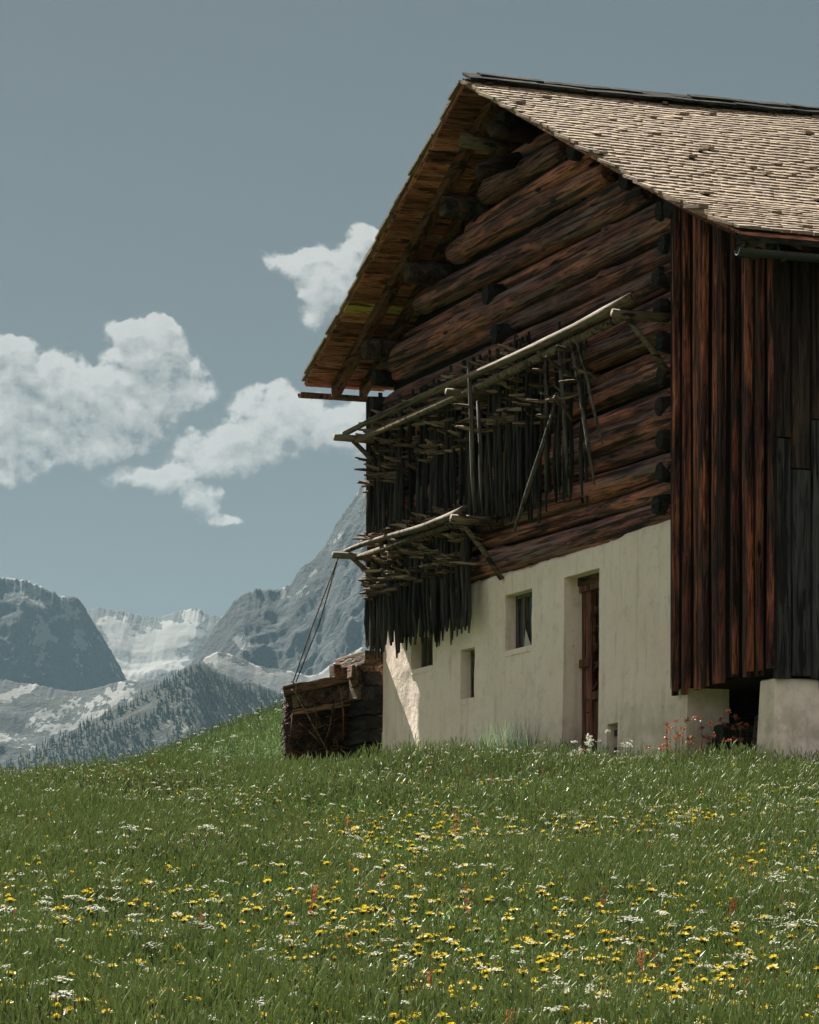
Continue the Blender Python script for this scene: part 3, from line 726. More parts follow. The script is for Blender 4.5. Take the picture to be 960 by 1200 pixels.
# shingles
def shingles(ua, ub, expo, seed, wmin=.065, wmax=.13, name='shingles', rag=1.0):
    rg = np.random.default_rng(seed); Vv = []; Ff = []
    n_rows = int(abs(ub-ua)/expo); sgn = 1 if ub > ua else -1      # ua ridge, ub eave
    for r_ in range(n_rows+1):
        ue = ua+sgn*(abs(ub-ua)-r_*expo)                            # butt line
        n = NF+rg.uniform(-.03, .03)
        while n > NB:
            w_ = rg.uniform(wmin, wmax); L_ = rg.uniform(.36, .46); j = rg.normal(0, .012)*rag
            if rg.random() < .012*rag: j += rg.uniform(-.04, .03)
            e = ue+sgn*j; h = ue-sgn*L_
            if sgn*(h-ua) < 0: h = ua
            sag = .03*math.sin(n*.9)+.02*math.sin(ue*1.3+n*.4)
            lift = rg.uniform(0, .006)*rag + (rg.uniform(.01, .04) if rg.random() < .02*rag else 0)
            th = rg.uniform(.026, .036)
            ze = zr(e)+.012+lift+sag*.6; zh = zr(h)-.026+sag*.6
            n0, n1 = n-.003, n-w_+.003
            k = len(Vv); sk = rg.uniform(-.012, .012)
            Vv += [(h, n1, zh-ZB-th), (e+sk, n1, ze-ZB-th), (e, n0, ze-ZB-th), (h, n0, zh-ZB-th), (h, n1, zh-ZB), (e+sk, n1, ze-ZB), (e, n0, ze-ZB), (h, n0, zh-ZB)]
            Ff += [(k+3,k+2,k+1,k), (k+4,k+5,k+6,k+7), (k+1,k+2,k+6,k+5), (k,k+1,k+5,k+4), (k+2,k+3,k+7,k+6)]
            n -= w_
    me = np_mesh(name, Vv, Ff); me.polygons.foreach_set('use_smooth', np.zeros(len(Ff), dtype=bool))
    o = link(name, me, roof, M['shingle'], 'done'); o['kind'] = 'stuff'; return o
shingles(RU, UR, .155, 5); shingles(RU, UL, .17, 6)
for s_, wd, off, nn0 in ((1, .20, .05, .70), (-1, .26, .055, .78), (-1, .13, .085, .60)):
    n = nn0; 
    while n > NB:
        ln = random.uniform(.45, .95); q = MB()
        a, c = (RU, RU+wd*s_)
        lift_ = random.uniform(-.012, .022); z_a, z_c = RZ+off+lift_, RZ+off+lift_+random.uniform(-.01, .012)-.45*wd
        pts = [(a, z_a), (c, z_c)]
        m_ = 3
        for i in range(m_):
            na = n-ln*i/m_; nb = n-ln*(i+1)/m_
            wz = lambda nn: .004*math.sin(nn*2.3)+.022*wavy(nn*9, s_*3, 12)
            th = .035
            q.hexa([L(a, nb, z_a-th+wz(nb)), L(c, nb, z_c-th+wz(nb)), L(c, na, z_c-th+wz(na)), L(a, na, z_a-th+wz(na)), L(a, nb, z_a+wz(nb)), L(c, nb, z_c+wz(nb)), L(c, na, z_c+wz(na)), L(a, na, z_a+wz(na))])
        q.build('ridge_board', M['ridge'], roof); n -= ln-.02
# gutters
def gutter(u, z, n0, n1, r, mat, sq=False):
    q = MB(); k = 10; m_ = 30
    for (rr, flip) in ((r, 0), (r*.86, 1)):
        base = len(q.v)
        for i in range(m_+1):
            n = n0+(n1-n0)*i/m_; zz = z-.004*i*.2
            for j in range(k+1):
                an = math.pi+math.pi*j/k; q.v.append(L(u+rr*math.cos(an), n, zz+rr*math.sin(an)))
        for i in range(m_):
            for j in range(k):
                a = base+i*(k+1)+j; f = (a, a+1, a+k+2, a+k+1); q.f.append(f if flip else f[::-1]); q.m.append(0)
    e = (m_+1)*(k+1)
    for j in range(k): q.f.append((j, j+1, e+j+1, e+j)); q.m.append(0)
    return q.build('gutter', mat, roof, True)
gutter(UR-.02, zr(UR)-.20, NF+.05, NB, .065, M['zinc'])
gutter(UL+.02, zr(UL)-.14, NF+.02, NB, .07, M['rafter'])
for n in np.arange(.35, -9, -.9):
    q = MB(); q.tube([L(UR+.12, n, zr(UR)-.06), L(UR+.07, n, zr(UR)-.19), L(UR+.02, n, zr(UR)-.272), L(UR-.05, n, zr(UR)-.272), L(UR-.09, n, zr(UR)-.20)], .012, 6); q.build('gutter_bracket', M['zinc'], roof)
q = MB(); slab(q, UR+.02, UR+.16, NF-.02, NB, .07, .05); q.build('eave_board', M['ridge'], roof)

# boarded end of the gallery (faces the same way as the gable)
edges = [790.6, 796.5, 802.6, 809.5, 816.5, 827, 838, 848, 859.5, 866, 873, 881.5, 889.5, 896, 903, 909.5]
bz = 2.97
def board(name, mat, ua, ub, n0, th, zbot, ztp, waney=.012, along='u', seed=0, slope_top=True):
    q = MB(); k = 16; rg = random.Random(seed)
    pa = [rg.uniform(-waney, waney) for _ in range(k+1)]; pb = [rg.uniform(-waney, waney) for _ in range(k+1)]
    for i in range(2, k+1): pa[i] = .6*pa[i-1]+.4*pa[i]; pb[i] = .6*pb[i-1]+.4*pb[i]
    def top(u): return (zr(u)-.11) if slope_top else ztp
    ring = []
    for i in range(k+1):
        t = i/k
        a = ua+pa[i]; c = ub+pb[i]
        za = zbot+(top(ua)-zbot)*t; zc_ = zbot+(top(ub)-zbot)*t
        bow = th*.35*math.sin(t*5+seed)*.4
        if along == 'u': vs = [L(a, n0+bow, za), L(a+.02, n0+th+bow, za), L((a+c)/2, n0+th*1.25+bow, (za+zc_)/2), L(c-.02, n0+th+bow, zc_), L(c, n0+bow, zc_)]
        else: vs = [L(n0+bow, a, za), L(n0+th+bow, a+.01, za), L(n0+th*1.1+bow, (a+c)/2, (za+zc_)/2), L(n0+th+bow, c-.01, zc_), L(n0+bow, c, zc_)]
        ring.append(len(q.v)); q.v += vs
    for i in range(k):
        for j in range(4):
            a = ring[i]+j; q.f.append((a, a+1, a+6, a+5)); q.m.append(0)
    q.f.append(tuple(range(4, -1, -1))); q.m.append(0); q.f.append(tuple(ring[k]+j for j in range(5))); q.m.append(0)
    return q.build(name, mat, barn)
prev = None
for i in range(len(edges)-1):
    ua = on_gable(edges[i], 500, .06)[0]; ub = on_gable(edges[i+1], 500, .06)[0]    # ua > ub
    gap = (ua-ub)*random.choice([.12, .22, .38])
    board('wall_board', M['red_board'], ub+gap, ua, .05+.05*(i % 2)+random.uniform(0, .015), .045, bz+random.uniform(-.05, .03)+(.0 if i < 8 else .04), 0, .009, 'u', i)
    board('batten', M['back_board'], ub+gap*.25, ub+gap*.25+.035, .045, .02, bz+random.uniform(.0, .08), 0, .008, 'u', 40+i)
ua = on_gable(909.5, 500, 0)[0]
q = MB(); us_ = [-.01, -1.4, ua+.01]
for a, c in ((us_[0], us_[1]), (us_[1], us_[2])):
    q.hexa([L(c, .0, bz+.05), L(a, .0, bz+.05), L(a, .045, bz+.05), L(c, .045, bz+.05), L(c, .0, zr(c)-.13), L(a, .0, zr(a)-.13), L(a, .045, zr(a)-.13), L(c, .045, zr(c)-.13)])
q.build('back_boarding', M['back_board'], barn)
# grey boards on the long side of the gallery
UG = ua
n = .06
cnt = 0
ztg = zr(UG)-.34
for wd in [.20, .22, .21, .24]+[random.uniform(.18, .27) for _ in range(36)]:
    if n-wd < NB: break
    lowz = 2.95+random.uniform(-.03, .02)
    if cnt in (0, 1, 2):
        board('grey_wall_board', M['gray_board'], n-wd+.006, n-.004, UG-.045, -.03, lowz, [5.3, 5.0, 5.5][cnt], .004, 'n', 70+cnt, False)
        board('brown_wall_board', M['brown_board'], n-wd+.008, n-.006, UG-.035, -.03, [5.32, 5.02, 5.52][cnt], ztg, .004, 'n', 90+cnt, False)
    else: board('grey_wall_board', M['gray_board'], n-wd+.006, n-.004, UG-.045, -.03, lowz, ztg, .004, 'n', 70+cnt, False)
    n -= wd; cnt += 1
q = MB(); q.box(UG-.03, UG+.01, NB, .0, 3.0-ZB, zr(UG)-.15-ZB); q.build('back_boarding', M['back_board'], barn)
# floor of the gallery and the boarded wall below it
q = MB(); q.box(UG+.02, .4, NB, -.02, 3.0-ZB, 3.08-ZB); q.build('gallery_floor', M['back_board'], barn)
for k in range(9):
    q = MB(); z = ZB-.2+k*.13; q.box(.30+random.uniform(-.01, .01), .40, NB, -.5, z-ZB, z+.118-ZB); q.build('wall_plank', M['dark_timber'], barn)
# gallery piers
def pier(u0, u1, n0, n1, zb, zt):
    q = MB(); k = 6; bt = .07
    for i in range(k+1):
        t = i/k; e = bt*(1-t)
        z = zb+(zt-zb)*t
        q.v += [L(u0-e, n1-e, z), L(u1+e*1.2, n1-e, z), L(u1+e*1.2, n0+e, z), L(u0-e, n0+e, z)]
    for i in range(k):
        for j in range(4): a = i*4+j; c = i*4+(j+1) % 4; q.f.append((a, c, c+4, a+4)); q.m.append(0)
    q.f.append((k*4, k*4+1, k*4+2, k*4+3)); q.m.append(0)
    o = q.build('pier', M['plaster'], barn)
    bv = o.modifiers.new('bevel', 'BEVEL'); bv.width = .02; bv.segments = 2; return o
pier(UG+.02, UG+.36, .0, -.49, ZB-.8, 2.945)
for n in (-3.4, -6.6): pier(UG+.02, UG+.36, n, n-.49, ZB-.9, 2.945)

# drying racks: poles, arms and braces
NP = .55
def rack(pL, pR, mat='pale_pole', thick=1.0):
    ul, zl = on_gable(*pL, NP); ur, zr_ = on_gable(*pR, NP)
    q = MB(); k = 12; pts = []; rs = []
    for i in range(k+1):
        t = i/k; pts.append(L(ul+(ur-ul)*t, NP+.02*math.sin(t*7), zl+(zr_-zl)*t+.02*math.sin(t*5+1))); rs.append((.034+.026*t)*thick*random.uniform(.92, 1.08))
    q.tube(pts, rs, 10, jit=.09); q.build('rack_pole', M[mat], barn, True)
    return ul, ur, zl, zr_
ul, ur, zl, z_r = rack((404, 510), (742, 349))
q = MB(); q.tube([L(ul-.15, NP-.08, zl-.10), L(4.0, NP-.09, zl-.09), L(ur+.3, NP-.07, z_r-.12)], [.04, .055, .045], 9, jit=.08); q.build('rack_pole', M['arm'], barn, True)
def arm(u, z, r=.05, out=NP+.14, mat='arm'):
    q = MB(); q.tube([L(u, out, z), L(u, .25, z-.01), L(u, -.1, z)], [r*.9, r, r], 9, jit=.06); q.build('rack_arm', M[mat], barn, True)
def brace(u, z, dz=.62, mat='arm'):
    q = MB(); q.tube([L(u, NP, z), L(u-.01, NP*.5, z-dz*.5), L(u, .03, z-dz)], [.03, .036, .034], 8, jit=.06); q.build('rack_brace', M[mat], barn, True)
arm(ur+.22, z_r-.13, .055); brace(ur+.20, z_r-.15, .60); arm(4.9, zl-.09); arm(ul-.22, zl-.07, .05, NP+.22); brace(ul-.22, zl-.07, .5)
ul2, ur2, zl2, z_r2 = rack((404, 648), (546, 597), 'arm', .85)
arm(ur2+.12, z_r2-.10, .06); brace(ur2+.16, z_r2-.12, .66); arm(ul2-.22, zl2-.06, .05, NP+.24); brace(ul2-.2, zl2-.06, .45)
q = MB(); q.tube([L(ul2-.1, NP-.10, zl2-.08), L(ur2+.2, NP-.10, z_r2-.09)], [.04, .045], 8, jit=.08); q.build('rack_pole', M['arm'], barn, True)

for (z0_, z1_, nn_) in ((5.35, 7.50, .24), (4.25, 5.42, .25)):
    for k_ in range(4):
        st_ = .02 if z0_ > 5 else .18
        a_ = st_+k_*(nn_-st_)/4
        q = MB(); q.box(8.94+.012*(k_ % 2), 8.975+.012*(k_ % 2), a_, a_+(nn_-st_)/4-.006, z0_-ZB+random.uniform(-.05, .05), z1_-ZB+random.uniform(-.08, .08)); q.build('rack_end_board', M['stake'], barn)

# small things under the gallery
def world_obj_tube(name, pts, rs, mat, label, cat, sides=8, jit=.05, group=None):
    q = MB(); o0 = Vector(pts[0]); q.tube([Vector(p)-o0 for p in pts], rs, sides, jit=jit)
    o = q.build(name, mat, None, True); o.location = o0; tag(o, label, cat, group); return o
q = MB()
q.hexa([(-.13,-.05,0),(.13,-.05,0),(.13,.05,0),(-.13,.05,0),(-.12,-.04,.66),(.08,-.04,.70),(.08,.04,.70),(-.12,.04,.66)])
o = q.build('wood_slab', M['timber'], None); o.location = Wp(-1.18, -.42, float(gz(*Wp(-1.18, -.42)[:2]))); o.rotation_euler = (R(-6), 0, ROTZ+R(90)); tag(o, 'upright brown wood slab with a rounded top leaning in the low opening beside the right pier', 'wood slab')
bv = o.modifiers.new('bevel', 'BEVEL'); bv.width = .035; bv.segments = 3
q = MB(); q.hexa([(-.42,-.2,.0),(.42,-.2,.0),(.42,.2,.0),(-.42,.2,.0),(-.34,-.18,.44),(.36,-.18,.52),(.32,.18,.52),(-.34,.18,.44)])
o = q.build('feed_trough', M['dark_timber'], None); o.location = Wp(-.82, -.50, float(gz(*Wp(-.82, -.50)[:2]))+.08); o.rotation_euler = (0, 0, ROTZ+R(80)); tag(o, 'low dark wooden trough lying behind the orange weeds in the low opening', 'trough')
bv = o.modifiers.new('bevel', 'BEVEL'); bv.width = .03; bv.segments = 2

# ------------------------------------------------------------------ hay drying stakes
def stake_mesh(ln, r, seed, split=False):
    random.seed(seed); q = MB(); k = 7
    pts = [(.012*math.sin(i*1.3+seed), .012*math.cos(i*.9+seed), -ln*i/k) for i in range(k+1)]
    rs = [r*random.uniform(.85, 1.1) for _ in range(k+1)]; rs[-1] *= .45; rs[0] *= .8
    q.tube(pts, rs, 6, jit=.14, flat=.75); return q.mesh('hay_drying_stake')
def peg_mesh(ln, r, seed):
    random.seed(seed); q = MB(); a = random.uniform(-.03, .03)
    q.tube([(-ln/2, 0, a), (-ln*.2, 0, 0), (ln*.2, 0, .0), (ln/2, 0, -a*.6+.01)], [r*.45, r, r*1.05, r*.5], 5, jit=.12); return q.mesh('peg')
SM = [stake_mesh(1.9, .027, s) for s in range(5)]; SM2 = [stake_mesh(1.60, .027, 20+s) for s in range(5)]
PM = [peg_mesh(random.uniform(.26, .44), random.uniform(.019, .028), 50+s) for s in range(8)]
for me in SM+SM2: me.materials.append(M['stake'])
for me in PM: me.materials.append(M['peg'])
random.seed(99)
def stake(u, n, ztp, meshes, levels, lean_u=0, lean_n=0, label='', group='', mat=None, peg_prob=.9):
    o = bpy.data.objects.new('hay_drying_stake', random.choice(meshes)); COL.objects.link(o)
    o.location = Wp(u, n, ztp); o.rotation_euler = (lean_n, lean_u, ROTZ)
    o.scale = (random.uniform(.8, 1.3), random.uniform(.8, 1.2), random.uniform(.94, 1.06))
    if mat: o.material_slots[0].link = 'OBJECT'; o.material_slots[0].material = mat
    tag(o, label, 'hay stake', group)
    for lv in levels:
        if random.random() > peg_prob: continue
        p = bpy.data.objects.new('peg', random.choice(PM)); COL.objects.link(p); p.parent = o
        p.location = (random.uniform(-.01, .01), random.uniform(-.01, .01), lv+random.uniform(-.04, .04))
        # pegs run through the stake, mostly square to the wall with a wide scatter
        p.rotation_euler = (0, random.uniform(-.22, .22), R(90)+random.choice([random.uniform(-.55, .55), random.uniform(-1.1, 1.1)]))
    return o
LU = 'dark weathered hay drying stake with cross pegs stored upright behind the long upper rack pole'
LL = 'dark weathered hay drying stake with cross pegs hanging from the short lower rack pole'
uu = 2.05; k = 0
while uu < 8.93:
    dn_ = random.choice([.07, .11, .15, .19, .24]); thin = uu < 3.4
    if not (4.55 < uu < 4.85 and random.random() < .6):
        stake(uu, dn_, 7.34+random.uniform(-.16, .10)-(.03*abs(uu-5)), SM, (-.14, -.44, -.78), random.uniform(-.03, .03), random.uniform(-.02, .02), LU, 'hay drying stakes on the upper rack', peg_prob=.85 if not thin else .6)
    uu += random.uniform(.030, .054) if not thin else random.uniform(.07, .16); k += 1
uu = 5.38
while uu < 8.93:
    stake(uu, random.choice([.17, .19, .22, .25]), 5.82+random.uniform(-.12, .10), SM2, (-.22, -.51, -.80), random.uniform(-.02, .02), random.uniform(-.015, .015), LL, 'hay drying stakes on the lower rack', peg_prob=.8)
    uu += random.uniform(.026, .044)
# a few loose stakes that hang askew at the right end of the upper rack
def loose(p0, p1, n0, n1, r, label, pegs=()):
    ua, za = on_gable(*p0, n0); ub, zb = on_gable(*p1, n1)
    A = Wp(ua, n0, za); B = Wp(ub, n1, zb); q = MB(); d_ = B-A
    q.tube([Vector((0,0,0)), d_*.35+Vector((.01,0,.005)), d_*.7, d_], [r*.8, r, r, r*.6], 7, jit=.1)
    o = q.build('loose_stake', M['loose'], None, True); o.location = A; tag(o, label, 'hay stake')
    for t in pegs:
        pm = random.choice(PM); p = bpy.data.objects.new('peg', pm); COL.objects.link(p); p.parent = o
        p.location = d_*t; p.rotation_euler = (0, random.uniform(-.6, .2), random.uniform(-.8, .8)+ROTZ+R(90))
loose((655, 462), (603, 622), .42, .62, .028, 'pale loose stake slanting down to the left from the upper rack', (.05,))
loose((668, 395), (697, 568), .50, .48, .020, 'thin grey loose stake hanging lowest at the right end of the upper rack', (.1, .3))
loose((676, 400), (706, 520), .50, .42, .018, 'thin grey stake hanging furthest right from the upper rack, ending against the bare logs', (.3,))
loose((655, 405), (667, 580), .48, .40, .022, 'grey loose stake hanging nearly upright just right of the stake bundles', (.15, .35, .42))
loose((640, 400), (640, 575), .46, .40, .024, 'grey loose stake hanging upright at the last of the stake bundles', (.2, .4, .5))
loose((549, 424), (556, 600), .57, .52, .030, 'thicker grey stake standing in front of the rack pole between the bundles', (.3, .45))
loose((560, 470), (566, 603), .58, .55, .026, 'pale straight stake in front of the gap between the stake bundles', ())

# ------------------------------------------------------------------ timber crib, brush pile, boards and rope
def gw(u, n): p = Wp(u, n); return float(gz(p.x, p.y))
crib = empty('timber_crib', Wp(9.05, .1, gw(9.6, .1)), ROTZ, 'low stack of crossed squared timbers standing against the left end of the whitewashed wall', 'timber stack')
cz = gw(9.6, .1)
def beam(parent, name, mat, x0, x1, y0, y1, z0, z1, tw=0, sd=0, lab=None):
    q = MB(); rg = random.Random(sd); cx, cy, cz_ = (x0+x1)/2, (y0+y1)/2, (z0+z1)/2
    c = [(x0,y0,z0),(x1,y0,z0),(x1,y1,z0),(x0,y1,z0),(x0,y0,z1),(x1,y0,z1),(x1,y1,z1),(x0,y1,z1)]
    q.hexa([(a-cx+rg.uniform(-.01, .01), b-cy+rg.uniform(-.01, .01), d-cz_+rg.uniform(-.012, .012)) for a, b, d in c])
    o = q.build(name, mat, parent); o.location = (cx, cy, cz_); o.rotation_euler = (0, 0, tw)
    bv = o.modifiers.new('bevel', 'BEVEL'); bv.width = .012; bv.segments = 2
    if lab: o['label'] = lab
    return o
uL, zT = on_gable(405, 772, .1); uL -= 9.05
H = zT-cz
z = -.1; k = 0
while z < H-.30:
    h = random.uniform(.14, .20)
    beam(crib, 'squared_timber', M['dark_timber'], -.02+random.uniform(-.03, .03), uL-.15+random.uniform(-.2, .05), -.12, .10+random.uniform(-.03, .05), z, z+h-.012, 0, k)
    z += h; k += 1
beam(crib, 'squared_timber', M['dark_timber'], .0, .55, -.1, .12, H-.30, H-.25, .03, 77)
beam(crib, 'cap_timber', M['timber'], -.05, uL+.02, -.14, .14, H-.16, H+.0, 0, 31, 'brown cap timber with a reddish face')
for k, (x, zz) in enumerate(((uL-.12, H-.30), (uL-.14, H-.52), (uL-.1, H-.75), (uL-.15, H-.98), (.28, H-.34))):
    beam(crib, 'crossing_timber', M['timber'] if k in (0, 4) else M['dark_timber'], x-.11, x+.10, -.9, .24+.04*(k % 2), zz, zz+(.20 if k != 4 else .18), 0, 50+k)
beam(crib, 'upright_timber', M['timber'], .10, .42, .12, .20, H-.62, H-.165, 0, 90)
# brush pile
bn, bu = .55, 10.5
c0 = Wp(10.35, .85); bz0 = float(gz(c0.x, c0.y))
Yb = c0.y
def pxw(px, Y): return (px-480)/FPX*Y
def pyz(py, Y): return (HY-py)/FPX*Y
pile = empty('brush_pile', (pxw(372, Yb), Yb, bz0), 0, 'dark heap of old hay and brushwood under boards at the foot of the rope', 'brush pile')
q = MB(); nr, nc = 14, 22
xl, xr_ = pxw(327, Yb)-pile.location.x, pxw(415, Yb)-pile.location.x
zt_ = pyz(812, Yb)-bz0
for i in range(nr+1):
    t = i/nr
    for j in range(nc+1):
        s = j/nc; an = math.pi*(1-s)
        xx = (xl+xr_)/2 - (xl-xr_)/2*-1*math.cos(an)*(1.0-.12*t**2)
        xx = (xl+xr_)/2+(xr_-xl)/2*math.cos(an)*(1.0-.10*t*t)+(.05*t if math.cos(an) < 0 else 0)
        yy = -.42*math.sin(an)**.6*(1-.1*t)
        zz = -.25+(zt_+.25)*t
        dd = .10*wavy(xx*3, zz*3, 17)+.07*wavy(xx*9, zz*9, 18)
        q.v.append((xx+dd*math.cos(an), yy-dd*math.sin(an)*1.5, zz))
for i in range(nr):
    for j in range(nc):
        a = i*(nc+1)+j; q.f.append((a, a+1, a+nc+2, a+nc+1)); q.m.append(0)
q.f.append(tuple(nr*(nc+1)+j for j in range(nc+1))); q.m.append(0)
M['brush'] = wood('old_hay', (.012,.009,.007), (.05,.028,.017), (.13,.05,.028), (.07,.05,.035), (9,9,9), 0, .6, 1, 1.0)
q.build('heap', M['brush'], pile, True)
M['twig'] = wood('dry_stalk', (.05,.022,.014), (.17,.08,.045), (.30,.13,.07), (.22,.15,.10), (6,6,6), 0, .6)
tw = MB(); random.seed(5)
for _ in range(620):
    s = random.random(); an = math.pi*(1-s); t = random.random()**1.1
    bx_ = (xl+xr_)/2+(xr_-xl)/2*math.cos(an)*(1-.10*t*t)*1.0; by_ = -.44*math.sin(an)**.6-.02; bz_ = -.05+(zt_+.0)*t
    # stalks droop outward and down in arcs, sweeping toward the left end
    ln = random.uniform(.12, .42); d0 = Vector((random.uniform(-.4, .9), -.25, random.uniform(.2, 1))).normalized()
    if bx_ < (xl+xr_)/2-.1: d0 = Vector((random.uniform(.2, 1.0), -.2, random.uniform(.3, 1.1))).normalized()
    p = Vector((bx_, by_, bz_)); pts = [p]; d_ = d0.copy()
    for k in range(4):
        p = p+d_*ln/4; d_ = (d_+Vector((.12, -.03, -.28))).normalized(); pts.append(p.copy())
    tw.tube(pts, [.006, .006, .005, .004, .002], 3, cap=False)
o = tw.build('stalks', M['twig'], pile); o['kind'] = 'stuff'
for (pa, pb, r) in (((352, 850), (385, 884), .014), ((368, 815), (372, 870), .010), ((400, 810), (403, 870), .012), ((345, 835), (336, 890), .010), ((392, 828), (380, 880), .009)):
    q = MB(); q.tube([(pxw(pa[0], Yb)-pile.location.x, -.52, pyz(pa[1], Yb)-bz0), (pxw((pa[0]+pb[0])/2+2, Yb)-pile.location.x, -.56, pyz((pa[1]+pb[1])/2, Yb)-bz0), (pxw(pb[0], Yb)-pile.location.x, -.55, pyz(pb[1], Yb)-bz0)], [r, r*.9, r*.6], 6, jit=.1)
    q.build('branch', M['twig'], pile, True)
# three cover boards
def wboard(name, pa, pb, th, dep, Yo, mat, label, cat='board', group=None):
    A = Vector((pxw(pa[0], Yo), Yo, pyz(pa[1], Yo))); B = Vector((pxw(pb[0], Yo), Yo+.0, pyz(pb[1], Yo)))
    ln = (B-A).length; q = MB(); k = 8
    for i in range(k):
        xa = ln*i/k; xb = ln*(i+1)/k
        ja = .008*math.sin(i*2.1+th*90); jb = .008*math.sin((i+1)*2.1+th*90)
        q.hexa([(xa,0,-th+ja),(xb,0,-th+jb),(xb,dep,-th+jb),(xa,dep,-th+ja),(xa,0,ja),(xb,0,jb),(xb,dep,jb),(xa,dep,ja)])
    o = q.build(name, mat, None); o.location = A; o.rotation_euler = (0, -math.atan2(B.z-A.z, B.x-A.x), 0); tag(o, label, cat, group); return o
wboard('cover_beam', (331, 804), (412, 789), .12, .35, Yb-.50, M['timber'], 'thick brown beam lying along the top of the brush pile, rope tied round its left end', 'beam')
wboard('cover_board', (341, 812), (409, 802), .20, .05, Yb-.44, M['arm'], 'pale weathered board on edge just under the beam on the brush pile', 'board')
wboard('cover_board', (343, 832), (414, 820), .07, .05, Yb-.52, M['timber'], 'narrow reddish board below the pale board on the brush pile', 'board')
# rope
tip = Wp(ul2-.22, NP+.16, zl2-.08); knot = Vector((pxw(345, Yb-.5), Yb-.56, pyz(800, Yb-.5)))
q = MB(); a0 = tip
for dx in (-.012, .018):
    B_ = knot+Vector((dx*1.2, 0, 0)); q.tube([Vector((0,0,0)), (B_-a0)*.5+Vector((dx*2, 0, -.03)), B_-a0], .009, 6)
q.tube([knot-a0+Vector((-.03,-.01,.02)), knot-a0+Vector((.03,-.02,-.06)), knot-a0+Vector((.02,-.02,-.14)), knot-a0+Vector((-.04,-.01,-.10))], .012, 6)
e = Vector((pxw(386, Yb-.6), Yb-.62, pyz(884, Yb-.6)))
q.tube([knot-a0+Vector((0,-.02,-.12)), (knot+e)/2-a0+Vector((-.02,0,-.02)), e-a0], [.010, .012, .012], 6)
rope = q.build('rope', M['rope'], None, True); rope.location = a0; tag(rope, 'brown double rope from the tip of the lower rack pole to the brush pile', 'rope')

# ------------------------------------------------------------------ meadow: grass and flowers
def leaf_mat(name, c1, c2, trans=.35, rough=.5):
    m, t, b = pmat(name, rough, .35)
    oi = t.new('ShaderNodeObjectInfo'); gm = t.new('ShaderNodeNewGeometry')
    r = t.math('FRACT', t.math('ADD', t.math('MULTIPLY', oi.outputs['Random'], 3.7), gm.outputs['Random Per Island']))
    pos = gm.outputs['Position']; big = t.noise(pos, .55, 3, .5)
    c = t.mix(t.math('ADD', t.math('MULTIPLY', r, .7), t.math('MULTIPLY', t.math('SUBTRACT', big, .35), .8), clamp=True), c1, c2)
    t.l.new(c, b.inputs['Base Color'])
    tr = t.new('ShaderNodeBsdfTranslucent'); t.l.new(t.vec('SCALE', c, 1.35), tr.inputs[0])
    ms = t.new('ShaderNodeMixShader'); ms.inputs[0].default_value = trans
    t.l.new(b.outputs[0], ms.inputs[1]); t.l.new(tr.outputs[0], ms.inputs[2])
    t.l.new(ms.outputs[0], m.node_tree.nodes['Material Output'].inputs['Surface'])
    return m
G1 = leaf_mat('grass_blade', (.056,.122,.027), (.165,.272,.060), .45)
G5 = leaf_mat('grass_fresh', (.08,.24,.050), (.145,.33,.085), .5)
G2 = leaf_mat('grass_blade_pale', (.15,.20,.07), (.25,.29,.14), .45)
G3 = leaf_mat('leaf_dark', (.018,.050,.016), (.045,.090,.028), .3)
G4 = leaf_mat('grass_blue', (.07,.12,.085), (.15,.21,.16), .3)
BR = flat('brown_seed_head', (.09,.06,.03), .9)
RD = leaf_mat('sorrel_red', (.20,.06,.03), (.32,.11,.05), .3)
YL = leaf_mat('dandelion_yellow', (.33,.245,.013), (.49,.385,.032), .3, .7)
YB = flat('dandelion_green_cup', (.035,.05,.015), .8)
WH = leaf_mat('umbel_white', (.32,.33,.27), (.56,.56,.49), .25, .8)
ORG = leaf_mat('hawkweed_orange', (.42,.12,.02), (.55,.2,.03), .2)
def blade(q, x, y, ln, wd, az, lean, curl, mi, z0=0.0, seg=3):
    d = Vector((math.cos(az), math.sin(az), 0)); sd = Vector((-math.sin(az), math.cos(az), 0))
    rot = random.uniform(0, math.pi); sd = Vector((math.cos(rot), math.sin(rot), 0))
    p = Vector((x, y, z0)); th = lean; k = len(q.v)
    for i in range(seg+1):
        t = i/seg; w_ = wd*(1-t**1.6)*.5+.0004
        if i < seg: q.v += [tuple(p-sd*w_), tuple(p+sd*w_)]
        else: q.v.append(tuple(p))
        p = p + (d*math.sin(th)+Vector((0,0,1))*math.cos(th))*ln/seg; th += curl
    for i in range(seg-1): q.f.append((k+2*i, k+2*i+1, k+2*i+3, k+2*i+2)); q.m.append(mi)
    q.f.append((k+2*seg-2, k+2*seg-1, k+2*seg)); q.m.append(mi)
